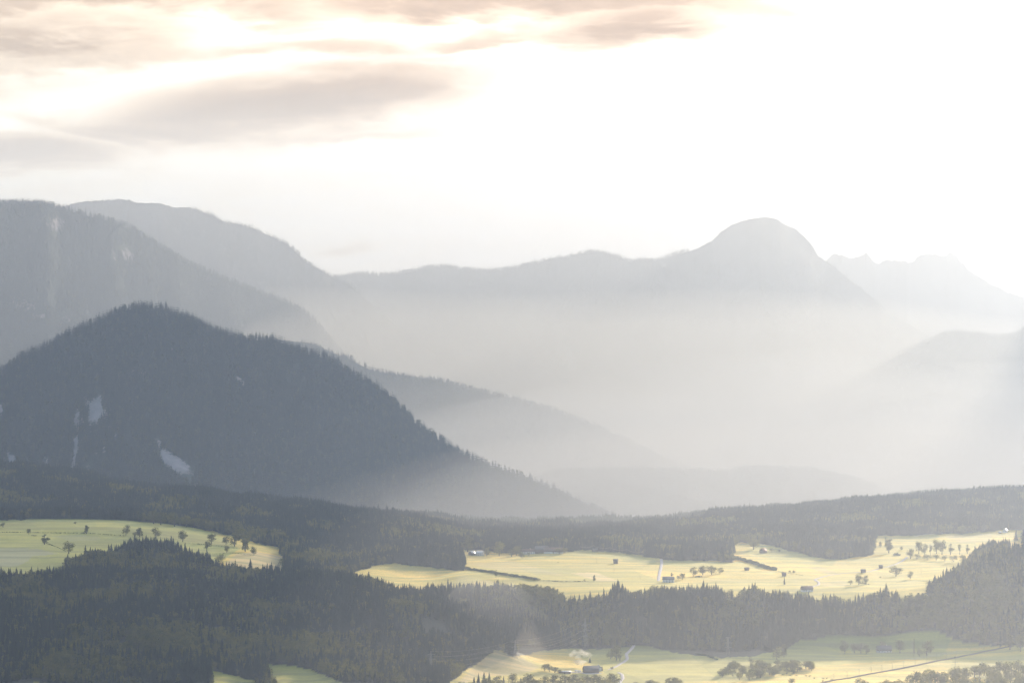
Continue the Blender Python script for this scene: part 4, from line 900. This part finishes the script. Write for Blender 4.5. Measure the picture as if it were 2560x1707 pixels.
house(1384, 1382, 36, 13, 5.0, 10.5, -.1, M_wall, M_tile, 'wide barn with white lower walls and timber above', PL, name='barn', cat='barn', win=False, chim=False, upper=M_timber)
house(1487, 1378, 10, 7, 3.6, 6, .2, M_timber, M_slate, 'small hut behind the crest under the drooping wire', (5300, 6000), name='hut', cat='hut', win=False, chim=False)
house(1539, 1408, 7.4, 6.5, 5.6, 8.2, .15, M_timber, M_slate, 'dark timber field barn alone in the middle of the bright meadow', PL, name='field_barn', cat='barn', win=False, chim=False)
house(1671, 1455, 19, 11, 5.2, 9.5, -.12, M_wall, M_slate, 'farmhouse with a grey roof showing above the trees beside the gravel road', PL)
house(1867, 1425, 7.5, 5, 2.8, 5, .1, M_timber, M_tile, 'little dark hut below the thick hedge', PL, name='hut', cat='hut', win=False, chim=False)
house(1908, 1382, 13, 9, 4.5, 9, .9, M_timber, M_red, 'hut with a reddish roof at the edge of the shaded meadow', PL, name='hut', cat='hut', win=False, chim=False)
house(1960, 1440, 6.5, 5.5, 4, 6.4, .1, M_timber, M_tile, 'small barn at the field corner beside the two round shrubs', PL, name='field_barn', cat='barn', win=False, chim=False)
house(2017, 1478, 18, 11, 5.2, 8.6, .25, M_wall, M_tile, 'farmhouse with wide eaves at the start of the winding track', PL, upper=M_timber)
house(2008, 1474, 6, 5, 3.6, 5.6, .5, M_timber, M_tin, 'little annex with a gleaming roof left of the wide-eaved farmhouse', PL, name='shed', cat='shed', win=False, chim=False)
house(2158, 1431, 7.6, 6, 4.2, 6.2, .12, M_timber, M_slate, 'field barn close to the winding track, the left one of the pair', PL, name='field_barn', cat='barn', win=False, chim=False)
house(2202, 1420, 6, 5.5, 4, 6, .15, M_timber, M_slate, 'field barn beside the winding track, the right smaller one of the pair', PL, name='field_barn', cat='barn', win=False, chim=False)
house(2513, 1331, 9, 8, 4.4, 8, 1.0, M_wall, M_tin, 'tiny bright house before the back wood at the far right', PL)
house(2500, 1333, 5, 4, 2.6, 4.2, .4, M_timber, M_tin, 'tiny shed left of the bright house at the far right', PL, name='shed', cat='shed', win=False, chim=False)
house(2210, 1630, 22, 12, 5.6, 10.5, .1, M_wall, M_slate, 'shaded valley farmhouse half hidden by trees above the sunlit strip', VA, upper=M_timber)
house(1477, 1681, 21, 13, 5, 10, .25, M_timber, M_slate, 'dark sawmill building with a big roof beside the smoke', VA, name='sawmill', cat='building', win=False, chim=False)
house(1496, 1677, 8, 9, 5, 8.5, 1.5, M_wall, M_slate, 'white gabled house at the right end of the sawmill', VA)
house(1412, 1682, 17, 7, 2.6, 3.4, .02, M_timber, M_tin, 'low shed with a flat pale roof left of the sawmill yard', VA, name='shed', cat='shed', win=False, chim=False)
def van(px, py, rz, label):
    x, y, z = hit(px, py, *VA); r = empty('van', (x, y, z + .6), rz); tag(r, label, 'van')
    mb = MB(); mb.add([(-2.6, -1, .5), (2.6, -1, .5), (2.6, -1, 1.2), (1.7, -1, 2.3), (-2.6, -1, 2.4), (-2.6, 1, .5), (2.6, 1, .5), (2.6, 1, 1.2), (1.7, 1, 2.3), (-2.6, 1, 2.4)], [(0, 1, 2, 3, 4), (9, 8, 7, 6, 5), (0, 5, 6, 1), (1, 6, 7, 2), (2, 7, 8, 3), (3, 8, 9, 4), (4, 9, 5, 0)]).build('body', M_van, r)
    MB().add([(2.58, -.85, 1.28), (2.58, .85, 1.28), (1.78, .85, 2.25), (1.78, -.85, 2.25)], [(0, 1, 2, 3)]).add([(2.62, -.85, 1.3), (2.62, .85, 1.3), (1.82, .85, 2.27), (1.82, -.85, 2.27)], [(3, 2, 1, 0)]).build('windscreen', M_glass, r)
    for sx in (-1.7, 1.7):
        for sy in (-1, 1): MB().tube((sx, sy * .8, .4), (sx, sy * 1.06, .4), .42, n=12).build('wheel', M_rubber, r)
van(1441, 1679, .1, 'white van parked in the sawmill yard, the left one'); van(1449, 1680, .4, 'white van parked in the sawmill yard, the right one')

# ---------------------------------------------------------------- pylons, wires, masts
def pylon(px, py, H, arms, rz, label, lay, wb=None):
    x, y, z = hit(px, py, *lay); r = empty('pylon', (x, y, z), rz); tag(r, label, 'pylon')
    wb = wb or H * .085; mb = MB(); lv = [0, .2, .38, .54, .68, .8, .9, 1.0]; wd = [1, .78, .6, .45, .34, .27, .2, .06]; R_ = .16
    for a in range(len(lv) - 1):
        z0, z1 = lv[a] * H, lv[a + 1] * H; w0, w1 = wb * wd[a], wb * wd[a + 1]; c0 = [(-w0, -w0), (w0, -w0), (w0, w0), (-w0, w0)]; c1 = [(-w1, -w1), (w1, -w1), (w1, w1), (-w1, w1)]
        for i in range(4):
            j = (i + 1) % 4; mb.tube((*c0[i], z0), (*c1[i], z1), R_, n=4); mb.tube((*c0[i], z0), (*c1[j], z1), R_ * .6, n=3); mb.tube((*c0[j], z0), (*c1[i], z1), R_ * .6, n=3)
            mb.tube((*c1[i], z1), (*c1[j], z1), R_ * .6, n=3)
    mb.build('tower', M_steel, r); tips = []
    for hz_, span in arms:
        mb = MB(); h = hz_ * H; s = span / 2
        for sg in (-1, 1):
            for q in (-.5, .5): mb.tube((0, q, h), (sg * s, 0, h), .14, n=4); mb.tube((0, q, h + 1.6), (sg * s, 0, h), .12, n=4)
            for f in (.3, .6): mb.tube((sg * s * f, 0, h), (sg * s * f, 0, h + 1.6 * (1 - f)), .08, n=3)
        ca = mb.build('crossarm', M_steel, r)
        for sg in (-1, 1):
            MB().tube((sg * s, 0, h), (sg * s, 0, h - 2.0), .14, n=5).build('insulator', M_glass, ca)
            tips.append((x + math.cos(rz) * sg * s, y + math.sin(rz) * sg * s, z + h - 2.0))
    tips.append((x, y, z + H)); return tips
def wire(p, q, sag, label, r=.075, group=None, n=26):
    p, q = np.array(p), np.array(q); mb = MB(); P_ = [p + (q - p) * t - np.array([0, 0, 4 * sag * t * (1 - t)]) for t in np.linspace(0, 1, n)]
    o = P_[0].copy()
    for a, b in zip(P_[:-1], P_[1:]): mb.tube(a - o, b - o, r, n=4)
    tag(mb.build('power_line', M_wire, None, tuple(o)), label, 'power line', group)
A1 = pylon(1463, 1628, 51, [(.80, 19), (.62, 21), (.46, 17)], .5, 'tall lattice pylon against the dark wooded slope', VA)
A2 = pylon(1288, 1646, 27, [(.88, 12), (.62, 14), (.36, 12)], .5, 'lattice pylon on the sunlit knoll at the wood end', VA)
A3 = pylon(1077, 1688, 34, [(.85, 14), (.66, 15), (.46, 13)], .4, 'faint lattice pylon in front of the dark wood left of the knoll', (3700, 4300))
B1 = pylon(1820, 1638, 29, [(.93, 9), (.66, 13), (.42, 12)], .1, 'shorter lattice pylon at the foot of the dark wood above the thicket', VA)
nm_ = ['upper left', 'upper right', 'middle left', 'middle right', 'lower left', 'lower right', 'topmost']
for k in range(7):
    wire(A1[k], A2[k], 9 + (k % 2), nm_[k] + ' wire drooping from the tall pylon to the knoll', group='wires of the tall pylon')
    wire(A2[k], A3[k], 6, nm_[k] + ' wire running from the knoll pylon down to the left', r=.05, group='wires left of the knoll')
# mast with one crossarm in front of the railway, and the railway masts
x, y, z = hit(2388, 1668, *VA); r = empty('power_mast', (x, y, z), .2); tag(r, 'single grey power mast with a short crossarm between railway and tree belt', 'mast')
MB().tube((0, 0, 0), (0, 0, 16), .34, .2, 8).build('pole', M_slate, r); ca = MB().box(-4, 4, -.15, .15, 7.6, 8.0).build('crossarm', M_slate, r)
MB().box(-1.1, 1.1, -.6, .6, 14.2, 16.2).build('transformer', M_slate, r)
for sx in (-3.7, 0, 3.7): MB().tube((sx, 0, 8.0), (sx, 0, 8.9), .12, n=5).build('insulator', M_glass, ca)
def mast(px, py, H, label, lay=VA, group='railway masts', nm='railway_mast', arm=True, r0=.16):
    x, y, z = hit(px, py, *lay); r = empty(nm, (x, y, z), .3); tag(r, label, 'mast' if arm else 'pole', group)
    MB().tube((0, 0, -.5), (0, 0, H), r0, r0 * .7, 6).build('pole', M_slate, r)
    mb = MB(); mb.box(-2.2, .2, -.06, .06, H - 1.6, H - 1.45); mb.box(-2.0, .1, -.05, .05, H - .8, H - .68)
    if not arm: mb = MB(); mb.box(-.9, .9, -.06, .06, H - .7, H - .55)
    mb.build('bracket', M_slate, r); return (x - 2, y, z + H - .8) if arm else (x, y, z + H)
mp = []
for px, py in [(2085, 1699), (2118, 1693), (2148, 1687), (2178, 1682), (2205, 1677), (2231, 1672), (2259, 1667), (2288, 1661), (2316, 1656), (2342, 1650), (2366, 1645)]:
    mp.append(mast(px, py, 9.5, 'thin mast number %d from the left beside the railway track' % (len(mp) + 1)))
for k, (a, b) in enumerate(zip(mp[:-1], mp[1:])): wire(a, b, .35, 'contact wire span %d from the left over the railway' % (k + 1), r=.03, group='railway wires', n=6)
pp = []
for px, py in [(1450, 1379), (1484, 1377), (1526, 1382), (1567, 1387), (1607, 1393)]:
    pp.append(mast(px, py, 10.5, 'wooden pole number %d from the left along the meadow crest' % (len(pp) + 1), (5000, 6000), 'poles along the meadow crest', 'utility_pole', False))
for k, (a, b) in enumerate(zip(pp[:-1], pp[1:])): wire(a, b, 3.2, 'sunlit drooping wire span %d from the left over the meadow crest' % (k + 1), r=.12, group='crest wires', n=12)
mast(1492, 1408, 11, 'thin pole standing left of the field barn', PL, None, 'utility_pole', False)
mast(1535, 1430, 10.5, 'thin pole standing below the field barn', PL, None, 'utility_pole', False)
mast(1600, 1447, 7, 'thin pole at the meadow edge above the dark wood', PL, None, 'utility_pole', False)
mast(2303, 1433, 7, 'thin pole right of the shade tree in the bright meadow', PL, None, 'utility_pole', False)
qp = []
for px, py in [(2262, 1658), (2310, 1650), (2352, 1644), (2391, 1637), (2426, 1630), (2460, 1622), (2490, 1616), (2514, 1611), (2540, 1605), (2575, 1598)]:
    qp.append(mast(px, py, 6.5, 'short pole number %d from the left along the wires beyond the railway' % (len(qp) + 1), VA, 'short poles beyond the railway', 'utility_pole', False, .1))
for k, (a, b) in enumerate(zip(qp[:-1], qp[1:])):
    for s, lb in ((.0, 'upper'), (-1.9, 'lower')): wire((a[0], a[1], a[2] + s), (b[0], b[1], b[2] + s), .7, '%s sunlit wire span %d from the left beyond the railway' % (lb, k + 1), r=.12, group='wires beyond the railway', n=8)

# ---------------------------------------------------------------- smoke and dust by the sawmill
def blob_mesh(name, mat, lumps, label):
    V, Fc = [], []; x0, y0, z0 = hit(1472, 1664, *VA)
    for (px, py, rx, ry, rz_, dz) in lumps:
        x, y, z = hit(px, py, *VA) if py > 0 else ((px - 1280) / F * -py, -py, 0.0)
        z += dz; nu, nv = 32, 18; b = len(V); sd = rng.uniform(0, 50)
        for i in range(nv + 1):
            for j in range(nu):
                th, ph = math.pi * i / nv, 2 * math.pi * j / nu; q = 1 + (.22 * math.sin(3 * ph + sd) * math.sin(th) + .15 * math.sin(5 * th + sd))
                V.append((x - x0 + rx * q * math.sin(th) * math.cos(ph), y - y0 + ry * q * math.sin(th) * math.sin(ph), z - z0 + rz_ * q * math.cos(th)))
        for i in range(nv):
            for j in range(nu): Fc.append([b + i*nu + j, b + (i+1)*nu + j, b + (i+1)*nu + (j+1) % nu, b + i*nu + (j+1) % nu])
    tag(link(name, mesh_np(name, V, Fc, [mat], True), None, (x0, y0, z0)), label, 'smoke', kind='stuff')
def smoke_mat(name, dens, col):
    m, N, L = new_mat(name); o = N.new('ShaderNodeOutputMaterial'); p = N.new('ShaderNodeVolumePrincipled'); L.new(p.outputs[0], o.inputs['Volume'])
    p.inputs['Color'].default_value = (*col, 1); p.inputs['Density'].default_value = dens; p.inputs['Anisotropy'].default_value = .45; return m
blob_mesh('smoke', smoke_mat('smoke', .05, (1, .95, .85)), [(1474, 1660, 3.2, 3, 4.5, 13), (1469, 1660, 4, 4, 4, 15), (1462, 1662, 5, 5, 4.5, 16), (1453, 1660, 5, 5, 4, 18), (1445, 1662, 5, 5, 4, 13), (1436, 1662, 4.5, 5, 4.5, 18), (1428, 1662, 4, 5, 3, 15), (1448, 1668, 9, 8, 4, 8)], 'pale sunlit smoke puffs drifting left from the sawmill')


def belt_fill(n, px0, px1, tops, lo, hi):
    for k in range(n):
        px = rng.uniform(px0, px1); top = np.interp(px, *tops) + rng.uniform(lo, hi); H = rng.uniform(12, 18); Y = 4000.0
        for _ in range(4): z = float(terr((px - 1280) / F * Y, Y)); Y = (CAMZ - z - H) * F / (top - 853.5)
        EXTRA.append(((px - 1280) / F * Y, Y, z - .3, H * rng.uniform(.95, 1.4), H))
belt_fill(420, 2130, 2900, ([2130, 2260, 2290, 2400, 2560, 2900], [1702, 1698, 1686, 1676, 1662, 1640]), 6, 70)
belt_fill(200, 1120, 1545, ([1120, 1545], [1696, 1694]), 2, 40)
E_ = np.array(EXTRA); ne = len(E_)
gn_scatter('broadleaf_forest', np.concatenate([XYZ[m2], E_[:, :3]]), np.concatenate([rot[m2], rng.uniform(0, 6.28, ne)]), np.concatenate([scl[m2], E_[:, [3, 3, 4]]]), np.concatenate([idx[m2], rng.integers(0, 5, ne)]), COL_B, 'lighter rounded broadleaf woods mixed among the spruces')

# ---------------------------------------------------------------- haze: one closed box of pale air
hm, N, L = new_mat('haze')
o_ = N.new('ShaderNodeOutputMaterial'); pv = N.new('ShaderNodeVolumePrincipled'); L.new(pv.outputs[0], o_.inputs['Volume'])
pv.inputs['Color'].default_value = HAZE_COLOR; pv.inputs['Density'].default_value = HAZE_DENSITY; pv.inputs['Anisotropy'].default_value = HAZE_G
top = max(float(M['Z'].max()) for M in MOUNTS.values()) + 40
hz = MB().box(-17000, 17000, -300, 25000, -60, top).build('haze', hm)
tag(hz, 'pale sunlit haze filling the valley air', 'haze', kind='stuff')
# thicker morning mist lying in the valley behind the plateau
MIST_DENSITY = 5.5e-5
mm, N, L = new_mat('valley_mist')
o_ = N.new('ShaderNodeOutputMaterial'); pv = N.new('ShaderNodeVolumePrincipled'); L.new(pv.outputs[0], o_.inputs['Volume'])
pv.inputs['Color'].default_value = (1, .95, .90, 1); pv.inputs['Density'].default_value = MIST_DENSITY; pv.inputs['Anisotropy'].default_value = HAZE_G
def fog_bank(label, mat, px0, px1, Y0, Y1, zt, nu=70, nv=60):
    U_ = (np.linspace(px0, px1, nu) - 1280) / F; V_ = np.linspace(Y0, Y1, nv); Ug, Yg = np.meshgrid(U_, V_); Xg = Ug * Yg
    e = np.minimum(np.arange(nu), nu - 1 - np.arange(nu))[None, :]; g = np.minimum(np.arange(nv), nv - 1 - np.arange(nv))[:, None]
    zt_ = np.where((e > 0) & (g > 0), np.maximum(zt(Xg, Yg, 1280 + F * Ug), -40), -43.0); n_ = Xg.size
    V = np.concatenate([np.stack([Xg, Yg, zt_], -1).reshape(-1, 3), np.stack([Xg, Yg, np.full_like(Xg, -44.0)], -1).reshape(-1, 3)])
    i_ = np.arange(n_).reshape(Xg.shape); ring = np.concatenate([i_[0, :-1], i_[:-1, -1], i_[-1, :0:-1], i_[:0:-1, 0]]); r2 = np.roll(ring, -1)
    G = grid_faces(*Xg.shape); Fc = np.concatenate([G, G[:, ::-1] + n_, np.stack([ring, ring + n_, r2 + n_, r2], 1)])
    tag(link('mist', mesh_np('mist', V, Fc, [mat], False)), label, 'mist', kind='stuff')
def sst(x, a, b): t = np.clip((x - a) / (b - a), 0, 1); return t * t * (3 - 2 * t)
fog_bank('bright mist lying in the valley air', mm, -250, 3200, 700, 13000, lambda X, Y, p: -43 + (208 + .018 * Y) * sst(p, 100 - 300 * sst(Y, 4400, 6800), 1200 + 500 * sst(Y, 4400, 6800)) * (1 + .10 * fbm(X / 700, Y / 1300, 3)))
lo_ = [(-9000, 7600), (9000, 7600), (9000, 21300), (-9000, 21300)]
up_ = [(-9000, 10200), (9000, 10200), (9000, 21200), (-9000, 21200)]
n = len(lo_); far_mist = MB().add([(x, y, -45) for x, y in lo_] + [(x, y, top - 6) for x, y in up_], [tuple(range(n - 1, -1, -1)), tuple(range(n, 2 * n))] + [(i, (i + 1) % n, n + (i + 1) % n, n + i) for i in range(n)])
m2_ = mm.copy(); m2_.name = 'far_mist_vapour'; m2_.node_tree.nodes['Principled Volume'].inputs['Density'].default_value = 1.15e-4; m2_.node_tree.nodes['Principled Volume'].inputs['Color'].default_value = (.46, .445, .415, 1)
tag(far_mist.build('mist', m2_), 'pale mist standing in front of the farthest mountains', 'mist', kind='stuff')

# valley mist pooled between the dark hill and the far ridges
fog_bank('thin mist in the ravine behind the near wooded hill', smoke_mat('ravine_mist', .00095, (.95, .94, .95)), 820, 1620, 4430, 4720, lambda X, Y, p: -43 + 150 * sst(p, 830, 1200) * (1 - sst(p, 1250, 1600)) * (1 + .3 * fbm(X / 90, Y / 120, 3)), 60, 16)
fog_bank('thin warm dust hanging between the knoll and the sawmill', smoke_mat('dust', .00055, (1, .91, .78)), 1190, 1480, 4120, 4360, lambda X, Y, p: -43 + 100 * sst(p, 1190, 1310) * (1 - sst(p, 1310, 1475)) * (1 + .7 * fbm(X / 40, Y / 90, 3)), 50, 14)
m3_ = mm.copy(); m3_.name = 'pooled_mist_vapour'; p3 = m3_.node_tree.nodes['Principled Volume']; p3.inputs['Density'].default_value = 3.8e-4; p3.inputs['Color'].default_value = (1, .975, .90, 1)
fog_bank('white mist pooled low behind the dark wooded hill', m3_, -300, 3100, 7300, 14000, lambda X, Y, p: -43 + .122 * (Y - 7300) * sst(p, -300, 700) * (1 - .18 * sst(p, 2000, 2700)) * (1 + .07 * fbm(X / 1100 + 4, Y / 1500, 3)))
m4_ = m3_.copy(); m4_.name = 'foothill_mist_vapour'; p4 = m4_.node_tree.nodes['Principled Volume']; p4.inputs['Density'].default_value = 3.6e-4; p4.inputs['Color'].default_value = (.92, .95, 1, 1)
fog_bank('thin bright mist over the right foot of the dark wooded hill', m4_, -400, 2950, 6350, 9200, lambda X, Y, p: -43 + (110 + .135 * (Y - 6350)) * sst(p, -400, 1900) * (1 + .15 * fbm(X / 420 + 8, Y / 800, 4)))

# ---------------------------------------------------------------- unseen cloud deck added to shade the left side, above the haze
def shade_cloud_deck(z0, poly, cell, name):
    xs = np.arange(min(p[0] for p in poly) - 1500, max(p[0] for p in poly) + 1500, cell); ys = np.arange(min(p[1] for p in poly) - 1500, max(p[1] for p in poly) + 1500, cell)
    Xc, Yc = np.meshgrid(xs, ys, indexing='ij'); m0 = in_poly(poly, Xc + fbm(Xc / 900, Yc / 900, 3) * 700, Yc + fbm(Xc / 800 + 40, Yc / 800, 3) * 700).astype(float)
    for _ in range(22):
        m0[1:-1] = (m0[:-2] + 2 * m0[1:-1] + m0[2:]) / 4; m0[:, 1:-1] = (m0[:, :-2] + 2 * m0[:, 1:-1] + m0[:, 2:]) / 4
    t = np.clip(m0 - .3 + fbm(Xc / 500, Yc / 500, 4) * .22, 0, 1); ok = t > 0
    up = z0 + 40 + t * 260 + fbm(Xc / 300, Yc / 300, 4) * 90 * t; lo = z0 - t * 60 + fbm(Xc / 260 + 7, Yc / 260, 3) * 50 * t - .5
    up = np.where(ok, up, z0); lo = np.where(ok, lo, z0 - .5)
    Fg = grid_faces(*t.shape); kf = ok.ravel()[Fg].any(1); n_ = t.size
    V = np.concatenate([np.stack([Xc, Yc, up], -1).reshape(-1, 3), np.stack([Xc, Yc, lo], -1).reshape(-1, 3)])
    Ff = np.concatenate([Fg[kf], Fg[kf][:, ::-1] + n_])
    cm, N, L = new_mat('shade_cloud_vapour'); o = N.new('ShaderNodeOutputMaterial'); t1 = N.new('ShaderNodeBsdfTransparent'); t2 = N.new('ShaderNodeBsdfTranslucent'); d2 = N.new('ShaderNodeBsdfDiffuse')
    t2.inputs[0].default_value = (.85, .85, .85, 1); d2.inputs[0].default_value = (.85, .85, .85, 1)
    a = N.new('ShaderNodeMixShader'); a.inputs[0].default_value = .5; L.new(t2.outputs[0], a.inputs[1]); L.new(d2.outputs[0], a.inputs[2])
    b = N.new('ShaderNodeMixShader'); b.inputs[0].default_value = .73; L.new(t1.outputs[0], b.inputs[1]); L.new(a.outputs[0], b.inputs[2]); L.new(b.outputs[0], o.inputs[0])
    at = N.new('ShaderNodeAttribute'); at.attribute_name = 'thick'; mu = N.new('ShaderNodeMath'); mu.operation = 'MULTIPLY'; mu.inputs[1].default_value = .78; L.new(at.outputs['Fac'], mu.inputs[0]); L.new(mu.outputs[0], b.inputs[0])
    cme = mesh_np(name, V, Ff, [cm], True); aa = cme.attributes.new('thick', 'FLOAT', 'POINT'); aa.data.foreach_set('value', np.concatenate([np.clip(t * 4, 0, 1).ravel()] * 2).astype(np.float32))
    tag(link(name, cme), 'unseen deck of broken clouds added to shade the left side', kind='structure')
CZ = 2700.0
d_ = (CZ - 100) / math.tan(SUN_EL); SX, SY = d_ * math.sin(SUN_AZ), d_ * math.cos(SUN_AZ)
shade = [(-6000, -500), (500, -500), (20, 3000), (-320, 5000), (-700, 5500), (-6000, 5600)]
shade_cloud_deck(CZ, [(x + SX, y + SY) for x, y in shade], 110, 'shade_cloud')
print('TREES', int(m1.sum()), int(m2.sum()), len(pick['s']), len(pick['b']), 'haze top', top, 'CLOUD', SX, SY)
